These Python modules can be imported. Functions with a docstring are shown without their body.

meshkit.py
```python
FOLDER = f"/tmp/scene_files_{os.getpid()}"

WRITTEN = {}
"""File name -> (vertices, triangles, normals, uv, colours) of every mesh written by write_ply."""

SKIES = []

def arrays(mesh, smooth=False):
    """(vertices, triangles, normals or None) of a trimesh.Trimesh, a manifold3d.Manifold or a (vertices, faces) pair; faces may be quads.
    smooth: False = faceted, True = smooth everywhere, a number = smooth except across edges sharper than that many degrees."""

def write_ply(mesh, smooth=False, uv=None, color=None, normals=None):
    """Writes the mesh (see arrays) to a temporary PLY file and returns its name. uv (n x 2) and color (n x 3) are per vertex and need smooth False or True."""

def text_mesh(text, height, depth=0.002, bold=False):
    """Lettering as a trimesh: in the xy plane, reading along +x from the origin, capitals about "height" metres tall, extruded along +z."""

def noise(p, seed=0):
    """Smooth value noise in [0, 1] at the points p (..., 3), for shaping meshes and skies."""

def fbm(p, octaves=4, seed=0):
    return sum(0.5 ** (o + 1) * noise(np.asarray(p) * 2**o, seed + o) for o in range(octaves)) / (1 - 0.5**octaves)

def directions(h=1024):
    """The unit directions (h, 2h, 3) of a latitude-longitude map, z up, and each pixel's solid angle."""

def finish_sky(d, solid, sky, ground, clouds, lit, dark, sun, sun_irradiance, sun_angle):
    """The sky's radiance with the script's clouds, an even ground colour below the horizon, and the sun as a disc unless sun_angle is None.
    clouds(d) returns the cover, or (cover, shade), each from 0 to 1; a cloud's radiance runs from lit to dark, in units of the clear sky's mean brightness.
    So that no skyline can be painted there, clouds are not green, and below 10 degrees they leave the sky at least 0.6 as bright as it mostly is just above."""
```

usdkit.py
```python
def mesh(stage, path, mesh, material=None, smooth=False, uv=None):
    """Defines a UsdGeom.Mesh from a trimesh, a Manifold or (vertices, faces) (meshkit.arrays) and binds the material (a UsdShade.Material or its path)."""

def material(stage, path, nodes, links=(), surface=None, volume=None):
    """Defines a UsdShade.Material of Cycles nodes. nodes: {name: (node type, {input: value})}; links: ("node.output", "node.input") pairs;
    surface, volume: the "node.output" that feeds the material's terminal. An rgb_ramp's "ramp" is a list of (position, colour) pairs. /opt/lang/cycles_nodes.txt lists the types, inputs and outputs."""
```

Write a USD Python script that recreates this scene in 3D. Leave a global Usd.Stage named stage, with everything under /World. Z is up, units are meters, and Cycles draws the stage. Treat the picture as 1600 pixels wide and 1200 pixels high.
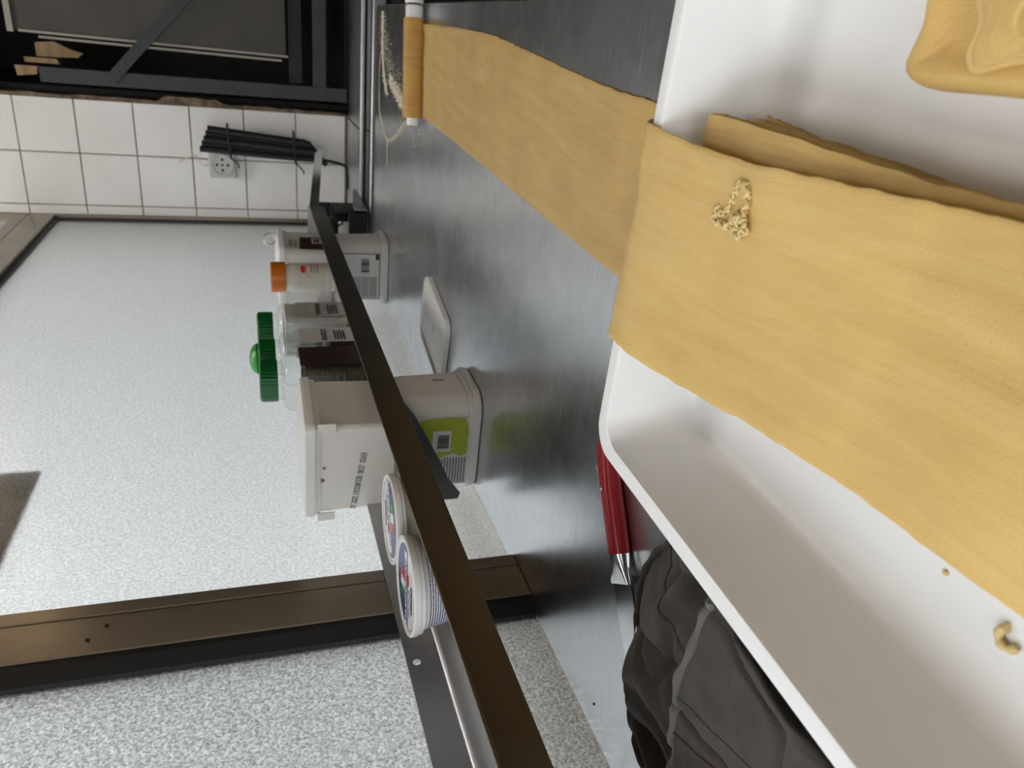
import math, random
import numpy as np, trimesh, manifold3d as m3, usdkit, meshkit
from shapely.geometry import Polygon
from pxr import Usd, UsdGeom, UsdLux, UsdShade, Gf, Sdf

# ------------------------------------------------------------------ camera, sky, lamps, exposure
stage = Usd.Stage.CreateInMemory()
UsdGeom.SetStageUpAxis(stage, 'Z'); UsdGeom.SetStageMetersPerUnit(stage, 1.0)
UsdGeom.Xform.Define(stage, '/World'); UsdGeom.Scope.Define(stage, '/World/Looks')
rnd = random.Random(7); rng = np.random.default_rng(7)
YAW, PITCH, ROLL = -0.44623501, -0.316874, -0.04587037      # the phone was held on its side: the picture's left is up
EYE = (0.605, 0.0, 1.191)
_f = np.array([math.sin(YAW) * math.cos(PITCH), math.cos(YAW) * math.cos(PITCH), math.sin(PITCH)])
_r = np.cross(_f, [0, 0, 1.0]); _r /= np.linalg.norm(_r); _u = np.cross(_r, _f)
_r2 = math.cos(ROLL) * _r + math.sin(ROLL) * _u; _u2 = -math.sin(ROLL) * _r + math.cos(ROLL) * _u
cam = UsdGeom.Camera.Define(stage, '/World/camera')
cam.CreateHorizontalApertureAttr(36.0); cam.CreateFocalLengthAttr(1196.6 / 1600 * 36)
cam.CreateFStopAttr(12.0); cam.CreateFocusDistanceAttr(0.62)
cam.CreateClippingRangeAttr((0.02, 200.0))
cam.CreateExposureAttr(0.03)
cam.AddTransformOp().Set(Gf.Matrix4d(*[float(x) for x in (*(-_u2), 0, *_r2, 0, *(-_f), 0, *EYE, 1)]))

mat = lambda name, nodes, links=(), surface='p.BSDF': usdkit.material(stage, '/World/Looks/' + name, nodes, links, surface)
SKY_STRENGTH = 1.1
# an overcast sky: three times brighter overhead than at the horizon, a grey ground below
SKY = mat('overcast_sky', {'tc': ('texture_coordinate', {}), 's': ('separate_xyz', {}),
          'm': ('map_range', {'from_min': -0.05, 'from_max': 1.0, 'to_min': 0.85 * SKY_STRENGTH, 'to_max': 2.4 * SKY_STRENGTH, 'clamp': True}),
          'b': ('background_shader', {'color': (0.93, 0.97, 1.0)})},
          [('tc.generated', 's.vector'), ('s.z', 'm.value'), ('m.result', 'b.strength')], 'b.background')
dome = UsdLux.DomeLight.Define(stage, '/World/sky'); dome.CreateIntensityAttr(1.0)
UsdShade.MaterialBindingAPI.Apply(dome.GetPrim()).Bind(SKY)
day = UsdLux.RectLight.Define(stage, '/World/window_daylight')     # daylight through the large window in the wall behind the camera
day.CreateWidthAttr(1.3); day.CreateHeightAttr(1.6); day.CreateIntensityAttr(3.0); day.CreateColorAttr((0.97, 0.99, 1.0))
day.AddTransformOp().Set(Gf.Matrix4d(1, 0, 0, 0, 0, 0, 1, 0, 0, -1, 0, 0, 0.75, -3.02, 1.7, 1))
day2 = UsdLux.RectLight.Define(stage, '/World/side_daylight')        # and through the window standing open at the left, behind the camera
day2.CreateWidthAttr(1.6); day2.CreateHeightAttr(0.85); day2.CreateIntensityAttr(2.7); day2.CreateColorAttr((0.95, 0.98, 1.0))
day2.AddTransformOp().Set(Gf.Matrix4d(0, -1, 0, 0, 0, 0, 1, 0, -1, 0, 0, 0, -0.06, -0.58, 1.88, 1))
LAMP_STRENGTH = 22.0; PANEL_STRENGTH = (5.6, 9.8)

# ------------------------------------------------------------------ materials
def plain(name, c, rough=0.5, **k):
    return mat(name, {'p': ('principled_bsdf', {'base_color': c, 'roughness': rough, **k})})

def grainy(name, c1, c2, scale=40, rough=0.5, bump=0.0, bscale=None, dist=0.001, stretch=(1, 1, 1), detail=4, lo=0.35, hi=0.65, **k):
    """two tones mixed by noise in object space, with a noise bump"""
    n = {'tc': ('texture_coordinate', {}), 'mp': ('mapping', {'scale': stretch}), 'n': ('noise_texture', {'scale': scale, 'detail': detail}),
         'r': ('rgb_ramp', {'ramp': [(lo, c1), (hi, c2)]}), 'p': ('principled_bsdf', {'roughness': rough, **k})}
    l = [('tc.object', 'mp.vector'), ('mp.vector', 'n.vector'), ('n.fac', 'r.fac'), ('r.color', 'p.base_color')]
    if bump:
        n['n2'] = ('noise_texture', {'scale': bscale or scale, 'detail': 3}); n['b'] = ('bump', {'strength': bump, 'distance': dist})
        l += [('mp.vector', 'n2.vector'), ('n2.fac', 'b.height'), ('b.normal', 'p.normal')]
    return mat(name, n, l)

def brushed(name, c, r0, r1, stretch, scale=60, bump=0.15, streak=(400, 6, 6), metallic=1.0, dist=0.0004):
    """steel with fine scratches along one axis and patches of wear"""
    n = {'tc': ('texture_coordinate', {}), 'mp': ('mapping', {'scale': streak}), 'n': ('noise_texture', {'scale': 1.0, 'detail': 5}),
         'n2': ('noise_texture', {'scale': 7.0, 'detail': 5}), 'rr': ('map_range', {'from_min': 0.3, 'from_max': 0.7, 'to_min': r0, 'to_max': r1, 'clamp': True}),
         'b': ('bump', {'strength': bump, 'distance': dist}), 'p': ('principled_bsdf', {'base_color': c, 'metallic': metallic})}
    l = [('tc.object', 'mp.vector'), ('mp.vector', 'n.vector'), ('tc.object', 'n2.vector'), ('n2.fac', 'rr.value'), ('rr.result', 'p.roughness'),
         ('n.fac', 'b.height'), ('b.normal', 'p.normal')]
    return mat(name, n, l)

M = {}
def worktop_steel():
    n = {'tc': ('texture_coordinate', {}), 'mp': ('mapping', {'scale': (30, 700, 30)}), 'n': ('noise_texture', {'scale': 1.0, 'detail': 4}),
         'n2': ('noise_texture', {'scale': 6.0, 'detail': 6, 'roughness': 0.6}), 'rr': ('map_range', {'from_min': 0.3, 'from_max': 0.7, 'to_min': 0.24, 'to_max': 0.31, 'clamp': True}),
         # crossing scratches: two stretched noises turned by different angles
         'm1': ('mapping', {'rotation': (0, 0, 0.9), 'scale': (14, 900, 1)}), 's1': ('noise_texture', {'scale': 1.0, 'detail': 2}),
         'm2': ('mapping', {'rotation': (0, 0, -0.5), 'scale': (18, 1100, 1)}), 's2': ('noise_texture', {'scale': 1.0, 'detail': 2}),
         'k1': ('map_range', {'from_min': 0.66, 'from_max': 0.76, 'to_min': 0, 'to_max': 1, 'clamp': True}),
         'k2': ('map_range', {'from_min': 0.68, 'from_max': 0.78, 'to_min': 0, 'to_max': 1, 'clamp': True}),
         'kk': ('math', {'math_type': 'maximum'}), 'w': ('math', {'math_type': 'multiply', 'value2': 0.7}), 'h': ('math', {'math_type': 'add'}),
         'mr': ('math', {'math_type': 'multiply_add', 'value2': 0.12}),
         'b': ('bump', {'strength': 0.13, 'distance': 0.0003}), 'p': ('principled_bsdf', {'base_color': (0.66, 0.68, 0.71), 'metallic': 1.0})}
    l = [('tc.object', 'mp.vector'), ('mp.vector', 'n.vector'), ('tc.object', 'n2.vector'), ('n2.fac', 'rr.value'), ('tc.object', 'm1.vector'), ('m1.vector', 's1.vector'),
         ('tc.object', 'm2.vector'), ('m2.vector', 's2.vector'), ('s1.fac', 'k1.value'), ('s2.fac', 'k2.value'), ('k1.result', 'kk.value1'), ('k2.result', 'kk.value2'),
         ('n.fac', 'w.value1'), ('w.value', 'h.value1'), ('kk.value', 'h.value2'), ('h.value', 'b.height'), ('b.normal', 'p.normal'),
         ('kk.value', 'mr.value1'), ('rr.result', 'mr.value3'), ('mr.value', 'p.roughness')]
    return mat('worktop_steel', n, l)
M['worktop'] = worktop_steel()
M['steel'] = brushed('shelf_steel', (0.52, 0.52, 0.53), 0.3, 0.46, None, streak=(8, 6, 700))
M['lip_steel'] = brushed('lip_steel', (0.14, 0.115, 0.085), 0.3, 0.42, None, streak=(8, 6, 500), bump=0.1)
M['bracket'] = brushed('bracket_steel', (0.09, 0.09, 0.092), 0.3, 0.42, None, streak=(8, 6, 500), bump=0.1)
M['dull'] = brushed('dull_steel', (0.3, 0.3, 0.3), 0.38, 0.5, None, streak=(300, 6, 6), bump=0.05)
M['polished'] = plain('polished_steel', (0.72, 0.72, 0.73), 0.16, metallic=1.0)
M['blade'] = brushed('blade_steel', (0.8, 0.81, 0.83), 0.16, 0.24, None, streak=(10, 10, 10), bump=0.03)
M['tile'] = grainy('glazed_tile', (0.78, 0.765, 0.74), (0.82, 0.81, 0.79), 9, 0.2, 0.06, 14, 0.002)
M['grout'] = grainy('grout', (0.2, 0.16, 0.12), (0.36, 0.31, 0.26), 60, 0.9)
M['plaster'] = grainy('broken_plaster', (0.1, 0.07, 0.045), (0.24, 0.18, 0.125), 45, 0.95, 0.6, 60, 0.003)
M['black'] = plain('black_plastic', (0.005, 0.005, 0.006), 0.5)
M['rubber'] = plain('black_rubber', (0.015, 0.016, 0.018), 0.55)
M['bar'] = grainy('dark_painted_iron', (0.024, 0.03, 0.034), (0.036, 0.042, 0.046), 25, 0.55)
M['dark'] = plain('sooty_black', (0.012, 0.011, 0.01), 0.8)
M['panel'] = grainy('dull_sheet', (0.055, 0.05, 0.042), (0.075, 0.068, 0.058), 6, 0.5, metallic=0.3)
M['panel_edge'] = plain('bright_edge', (0.3, 0.27, 0.23), 0.45, metallic=0.4)
M['wood'] = grainy('scrap_wood', (0.22, 0.14, 0.065), (0.34, 0.23, 0.12), 5, 0.7, stretch=(1, 1, 9))
M['frame'] = grainy('bronze_frame', (0.26, 0.215, 0.165), (0.33, 0.28, 0.22), 3, 0.28, stretch=(3, 3, 0.6), metallic=0.35)
M['screw'] = plain('dark_screw', (0.03, 0.02, 0.015), 0.5)
M['wall'] = plain('room_paint', (0.14, 0.1, 0.065), 0.8)
M['floor'] = grainy('floor_tile', (0.07, 0.055, 0.045), (0.1, 0.085, 0.07), 5, 0.5)
M['pave'] = grainy('courtyard_paving', (0.48, 0.48, 0.47), (0.6, 0.6, 0.59), 3, 0.9)
def white_plastic(name, c, rough=0.38, sss=0.0, **k):
    return grainy(name, c, tuple(min(1, x * 1.03) for x in c), 12, rough, 0.05, 220, 0.0006, **k)
M['tray'] = white_plastic('tray_plastic', (0.80, 0.805, 0.81), 0.4)
M['tub'] = white_plastic('tub_plastic', (0.8, 0.785, 0.75), 0.36)
M['white'] = plain('white_nylon', (0.84, 0.84, 0.83), 0.35)
M['lid'] = white_plastic('lid_plastic', (0.83, 0.83, 0.82), 0.33)
M['label_white'] = plain('label_paper', (0.74, 0.74, 0.73), 0.5)
M['label_green'] = grainy('label_green', (0.36, 0.44, 0.02), (0.44, 0.52, 0.04), 30, 0.45)
M['label_brown'] = plain('label_brown', (0.045, 0.02, 0.014), 0.45)
M['label_cream'] = plain('label_cream', (0.68, 0.63, 0.56), 0.5)
M['label_grey'] = grainy('label_clear', (0.42, 0.4, 0.38), (0.56, 0.54, 0.52), 40, 0.45)
M['ink'] = plain('black_ink', (0.02, 0.02, 0.022), 0.5)
M['ink_grey'] = plain('grey_ink', (0.2, 0.2, 0.21), 0.5)
M['ink_blue'] = plain('blue_ink', (0.05, 0.08, 0.25), 0.5)
M['blue'] = grainy('lid_blue', (0.012, 0.025, 0.15), (0.03, 0.055, 0.24), 25, 0.35)
M['lid_print'] = plain('lid_print_white', (0.84, 0.84, 0.86), 0.35)
M['flag_green'] = plain('flag_green', (0.03, 0.25, 0.05), 0.4)
M['red'] = plain('print_red', (0.62, 0.03, 0.03), 0.4)
M['pale_red'] = plain('print_pale_red', (0.72, 0.25, 0.2), 0.5)
M['knife_red'] = grainy('red_handle', (0.23, 0.004, 0.008), (0.3, 0.008, 0.012), 8, 0.3)
M['cap'] = plain('green_cap', (0.0, 0.115, 0.02), 0.35)
M['flip'] = plain('bright_green_flap', (0.005, 0.3, 0.015), 0.35)
M['orange'] = plain('orange_cap', (0.62, 0.16, 0.008), 0.38)
M['jar_white'] = plain('milky_jar', (0.72, 0.69, 0.66), 0.3)
M['pepper'] = grainy('crushed_herb', (0.018, 0.012, 0.006), (0.1, 0.085, 0.06), 420, 0.9, detail=2)
M['powder'] = grainy('white_powder', (0.66, 0.66, 0.64), (0.74, 0.74, 0.72), 60, 0.9)
M['powder_tan'] = grainy('tan_powder', (0.4, 0.33, 0.2), (0.55, 0.47, 0.32), 300, 0.9)
M['orange_jar'] = plain('spice', (0.4, 0.12, 0.03), 0.8)
M['outlet'] = plain('grey_socket', (0.5, 0.52, 0.5), 0.45)
M['lamp'] = mat('lamp_tube', {'e': ('emission', {'color': (1.0, 0.74, 0.45), 'strength': LAMP_STRENGTH})}, (), 'e.emission')
M['flour'] = grainy('flour', (0.62, 0.54, 0.38), (0.76, 0.7, 0.56), 300, 0.95)
M['crumb'] = grainy('dough_crumb', (0.6, 0.45, 0.19), (0.7, 0.55, 0.26), 200, 0.7)

def dough(name, c1, c2, c3, sss=0.12):
    """pasta dough: rolling streaks along the sheet (v of st), fine grain, waxy"""
    n = {'uv': ('uvmap', {'attribute': 'st'}), 'mp': ('mapping', {'scale': (13, 1.3, 1)}), 'n': ('noise_texture', {'scale': 1.0, 'detail': 3, 'distortion': 0.9}),
         'r': ('rgb_ramp', {'ramp': [(0.32, c1), (0.5, c2), (0.68, c3)]}), 'tc': ('texture_coordinate', {}), 'g': ('noise_texture', {'scale': 900, 'detail': 2}),
         'g2': ('noise_texture', {'scale': 14, 'detail': 3}), 'mx': ('mix', {'mix_type': 'multiply', 'fac': 1.0}),
         'gr': ('rgb_ramp', {'ramp': [(0.3, (0.9, 0.9, 0.88)), (0.7, (1.06, 1.06, 1.06))]}),
         'w': ('math', {'math_type': 'multiply_add', 'value2': 0.8}), 'b': ('bump', {'strength': 0.55, 'distance': 0.0009}),
         'p': ('principled_bsdf', {'roughness': 0.55, 'subsurface_weight': sss, 'subsurface_radius': (1.0, 0.55, 0.15), 'subsurface_scale': 0.004, 'sheen_weight': 0.05})}
    l = [('uv.UV', 'mp.vector'), ('mp.vector', 'n.vector'), ('n.fac', 'r.fac'), ('tc.object', 'g.vector'), ('tc.object', 'g2.vector'), ('g2.fac', 'gr.fac'), ('r.color', 'mx.color1'), ('gr.color', 'mx.color2'),
         ('mx.color', 'p.base_color'), ('g.fac', 'w.value1'), ('n.fac', 'w.value3'), ('w.value', 'b.height'), ('b.normal', 'p.normal')]
    return mat(name, n, l)
M['dough'] = dough('pasta_dough', (0.6, 0.375, 0.118), (0.63, 0.405, 0.135), (0.655, 0.435, 0.155))
M['dough_dark'] = dough('moist_dough', (0.46, 0.285, 0.085), (0.52, 0.33, 0.105), (0.57, 0.375, 0.13))
M['dough_roll'] = dough('rolled_dough', (0.58, 0.32, 0.065), (0.63, 0.36, 0.08), (0.66, 0.39, 0.1))

def linen(name, c1, c2):
    n = {'tc': ('texture_coordinate', {}), 'ma': ('mapping', {'scale': (1400, 120, 300)}), 'mb': ('mapping', {'scale': (120, 1400, 300)}), 'wa': ('noise_texture', {'scale': 1.0, 'detail': 1}), 'wb': ('noise_texture', {'scale': 1.0, 'detail': 1}),
         'h': ('math', {'math_type': 'add'}), 'n': ('noise_texture', {'scale': 35, 'detail': 5}), 'r': ('rgb_ramp', {'ramp': [(0.35, c1), (0.65, c2)]}), 'b': ('bump', {'strength': 0.6, 'distance': 0.0008}),
         'p': ('principled_bsdf', {'roughness': 0.9, 'sheen_weight': 0.1})}
    l = [('tc.object', 'ma.vector'), ('ma.vector', 'wa.vector'), ('tc.object', 'mb.vector'), ('mb.vector', 'wb.vector'), ('wa.fac', 'h.value1'), ('wb.fac', 'h.value2'), ('h.value', 'b.height'), ('b.normal', 'p.normal'),
         ('tc.object', 'n.vector'), ('n.fac', 'r.fac'), ('r.color', 'p.base_color')]
    return mat(name, n, l)
M['linen'] = linen('grey_linen', (0.03, 0.025, 0.02), (0.048, 0.041, 0.034))
M['hem'] = linen('linen_hem', (0.085, 0.08, 0.072), (0.125, 0.118, 0.107))
M['stripe_red'] = plain('red_thread', (0.045, 0.008, 0.008), 0.9)
M['stripe_green'] = plain('green_thread', (0.018, 0.023, 0.017), 0.9)

def frosted(name, scale, strength, rough, lo, hi):
    """cast glass, hammered on the room side: rough transmission, denser and thinner frosting, a glossy skin"""
    n = {'tc': ('texture_coordinate', {}), 'n': ('noise_texture', {'scale': scale, 'detail': 1.5, 'roughness': 0.5, 'distortion': 0.6}), 'b': ('bump', {'strength': strength, 'distance': 0.003}),
         'b2': ('bump', {'strength': 0.5, 'distance': 0.0016}), 'r': ('rgb_ramp', {'ramp': [(0.36, lo), (0.62, hi)]}),
         'p': ('principled_bsdf', {'transmission_weight': 1.0, 'roughness': rough, 'thin_wall': True, 'ior': 1.5, 'specular_ior_level': 0.25, 'coat_weight': 0.6, 'coat_roughness': 0.13})}
    l = [('tc.object', 'n.vector'), ('n.fac', 'b.height'), ('b.normal', 'p.normal'), ('n.fac', 'b2.height'), ('b2.normal', 'p.coat_normal'), ('n.fac', 'r.fac'), ('r.color', 'p.base_color')]
    return mat(name, n, l)
M['glass_far'] = frosted('frosted_glass', 290, 1.0, 0.42, (0.8, 0.81, 0.8), (1.0, 1.0, 1.0))
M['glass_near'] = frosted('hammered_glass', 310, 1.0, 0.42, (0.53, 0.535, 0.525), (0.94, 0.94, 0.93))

def clear(name, tint=(0.97, 0.98, 0.975), bump=0.0):
    n = {'t': ('transparent_bsdf', {'color': tint}), 'g': ('glossy_bsdf', {'roughness': 0.1}), 'w': ('layer_weight', {'blend': 0.5}), 'x': ('mix_closure', {}),
         'f': ('math', {'math_type': 'power', 'value2': 4.0}), 'k': ('math', {'math_type': 'multiply_add', 'value2': 0.6, 'value3': 0.05})}
    return mat(name, n, [('w.facing', 'f.value1'), ('f.value', 'k.value1'), ('k.value', 'x.fac'), ('t.BSDF', 'x.closure1'), ('g.BSDF', 'x.closure2')], 'x.closure')
M['clear'] = clear('clear_plastic')

# ------------------------------------------------------------------ shapes
_taken = {}
def free(parent, name):
    k = parent + '/' + name
    n = _taken.get(k, -1) + 1; _taken[k] = n
    return k if n == 0 else f'{k}_{n:03d}'

class Thing:
    def __init__(s, name, label=None, cat=None, loc=(0, 0, 0), rz=0, group=None, kind=None):
        s.path = free('/World', name); x = UsdGeom.Xform.Define(stage, s.path); s.x = x
        if any(loc): x.AddTranslateOp().Set(Gf.Vec3d(*map(float, loc)))
        if rz: x.AddRotateZOp().Set(float(rz))
        keys(x.GetPrim(), label, cat, group, kind)
    def part(s, name, mesh, m, smooth=30, label=None, kind=None, uv=None):
        return put(s.path, name, mesh, m, smooth, label, kind=kind, uv=uv)

class Part:
    def __init__(s, path): s.path = path
    def part(s, name, mesh, m, smooth=30, label=None, kind=None, uv=None):
        return put(s.path, name, mesh, m, smooth, label, kind=kind, uv=uv)

def keys(prim, label=None, cat=None, group=None, kind=None):
    for k, v in (('label', label), ('category', cat), ('group', group), ('kind', kind)):
        if v: prim.SetCustomDataByKey(k, v)

def put(parent, name, mesh, m, smooth=30, label=None, cat=None, group=None, kind=None, uv=None):
    path = free(parent, name)
    if isinstance(mesh, list): mesh = trimesh.util.concatenate(mesh)
    g = usdkit.mesh(stage, path, mesh, M[m] if isinstance(m, str) else m, True if uv is not None and smooth else smooth, uv=uv)
    keys(g.GetPrim(), label, cat, group, kind)
    return Part(path)

def top(name, mesh, m, label, cat, group=None, kind=None, smooth=30, uv=None): return put('/World', name, mesh, m, smooth, label, cat, group, kind, uv)
def struct(name, mesh, m, smooth=False): return put('/World', name, mesh, m, smooth, kind='structure')

def tm(man):
    a = man.to_mesh(); return trimesh.Trimesh(a.vert_properties[:, :3], a.tri_verts, process=False)
def box(x0, x1, y0, y1, z0, z1, b=0.0):
    if b <= 0:
        g = trimesh.creation.box((x1 - x0, y1 - y0, z1 - z0)); g.apply_translation(((x0 + x1) / 2, (y0 + y1) / 2, (z0 + z1) / 2)); return g
    p = [(x, y, z) for ax in range(3) for x in ((x0, x1) if ax == 0 else (x0 + b, x1 - b)) for y in ((y0, y1) if ax == 1 else (y0 + b, y1 - b)) for z in ((z0, z1) if ax == 2 else (z0 + b, z1 - b))]
    return tm(m3.Manifold.hull_points(np.array(p)))
def hull(p): return tm(m3.Manifold.hull_points(np.array(p, float)))
def prism(poly, h, axis='z', at=0.0):
    """extrudes a 2-D outline: axis z (x, y), y (x, z), x (y, z)"""
    g = trimesh.creation.extrude_polygon(Polygon(poly) if not isinstance(poly, Polygon) else poly, h, engine='earcut')
    v = g.vertices.copy()
    if axis == 'y': g.vertices = np.c_[v[:, 0], at + v[:, 2], v[:, 1]]; g.invert()
    elif axis == 'x': g.vertices = np.c_[at + v[:, 2], v[:, 0], v[:, 1]]
    else: g.vertices = v + [0, 0, at]
    return g
def lathe(prof, n=48, at=(0, 0, 0)):
    g = trimesh.creation.revolve(np.array(prof, float), sections=n); g.apply_translation(at); return g
def tube(pts, r, n=8, closed=False):
    p = np.array(pts, float); t = np.gradient(p, axis=0); t /= np.linalg.norm(t, axis=1, keepdims=True) + 1e-12
    a = np.zeros_like(p); ref = np.array([0, 0, 1.0]) if abs(t[0, 2]) < 0.9 else np.array([1.0, 0, 0])
    for i in range(len(p)):
        a[i] = ref - t[i] * (ref @ t[i]); a[i] /= np.linalg.norm(a[i]) + 1e-12; ref = a[i]
    b = np.cross(t, a); ang = np.arange(n) * 2 * np.pi / n; r = np.broadcast_to(r, (len(p),))[:, None, None]
    v = (p[:, None] + r * (np.cos(ang)[None, :, None] * a[:, None] + np.sin(ang)[None, :, None] * b[:, None])).reshape(-1, 3)
    f = []
    for i in range(len(p) - 1):
        for j in range(n):
            k = (j + 1) % n; f += [[i * n + j, (i + 1) * n + j, (i + 1) * n + k], [i * n + j, (i + 1) * n + k, i * n + k]]
    e = (len(p) - 1) * n
    for j in range(1, n - 1): f += [[0, j, j + 1], [e, e + j + 1, e + j]]
    g = trimesh.Trimesh(v, f, process=False); 
    if g.volume < 0: g.invert()
    return g
def spline(pts, n):
    from scipy.interpolate import PchipInterpolator
    p = np.array(pts, float); s = np.r_[0, np.cumsum(np.linalg.norm(np.diff(p, axis=0), axis=1))]
    return PchipInterpolator(s, p)(np.linspace(0, s[-1], n))
def rr(w, d, r, n=5, bulge=0.0):
    """rounded rectangle ring, counter-clockwise"""
    r = min(r, w / 2 - 1e-4, d / 2 - 1e-4); out = []
    for cx, cy, a in ((w / 2 - r, d / 2 - r, 0), (-w / 2 + r, d / 2 - r, 90), (-w / 2 + r, -d / 2 + r, 180), (w / 2 - r, -d / 2 + r, 270)):
        for k in range(n + 1):
            t = math.radians(a + 90 * k / n); out.append((cx + r * math.cos(t), cy + r * math.sin(t)))
    return np.array(out)
def loft(rings, cap0=True, cap1=True):
    """rings: list of (n, 3) arrays of equal length"""
    n = len(rings[0]); v = np.vstack(rings); f = []
    for i in range(len(rings) - 1):
        for j in range(n):
            k = (j + 1) % n; f += [[i * n + j, i * n + k, (i + 1) * n + k], [i * n + j, (i + 1) * n + k, (i + 1) * n + j]]
    v = list(map(tuple, v))
    if cap0:
        c = len(v); v.append(tuple(rings[0].mean(0))); f += [[c, (j + 1) % n, j] for j in range(n)]
    if cap1:
        c = len(v); v.append(tuple(rings[-1].mean(0))); o = (len(rings) - 1) * n; f += [[c, o + j, o + (j + 1) % n] for j in range(n)]
    return trimesh.Trimesh(np.array(v), f, process=False)
def rings(spec, n=5):
    return [np.c_[rr(w, d, r, n), np.full(4 * (n + 1), z)] for z, w, d, r in spec]
def on(mesh, o, u, v):
    """places a flat mesh (x, y, depth) on a plane with origin o, axes u, v"""
    u = np.array(u, float); u /= np.linalg.norm(u); v = np.array(v, float); v -= u * (u @ v); v /= np.linalg.norm(v); w = np.cross(u, v)
    T = np.eye(4); T[:3, 0], T[:3, 1], T[:3, 2], T[:3, 3] = u, v, w, o
    g = mesh.copy(); g.apply_transform(T); return g
def flat(x0, x1, y0, y1, z0=0.0, t=0.0003): return box(x0, x1, y0, y1, z0, z0 + t)
def textm(s, h, z0=0.0, t=0.0003, bold=False, centre=False):
    g = meshkit.text_mesh(s, h, t, bold); 
    if centre: g.apply_translation((-(g.bounds[0][0] + g.bounds[1][0]) / 2, 0, 0))
    g.apply_translation((0, 0, z0)); return g
def barcode(w, h, z0, seed, nbars=14):
    r = random.Random(seed); out = []; x = 0
    while x < w:
        b = r.choice((1, 1, 2, 3)) * w / (nbars * 3.2); out.append(flat(x, min(x + b, w), 0, h, z0)); x += b + r.choice((1, 1, 2)) * w / (nbars * 3.2)
    return trimesh.util.concatenate(out)
def words(w, h, rows, z0, seed, lo=0.002, hi=0.007, fill=0.55):
    """rows of small print: little bars of word length"""
    r = random.Random(seed); out = []; p = h / rows
    for i in range(rows):
        x = 0
        while x < w - lo:
            l = min(r.uniform(lo, hi), w - x); out.append(flat(x, x + l, h - (i + 0.8) * p, h - (i + 0.8 - fill) * p, z0)); x += l + lo * 0.45
    return trimesh.util.concatenate(out)

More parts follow.
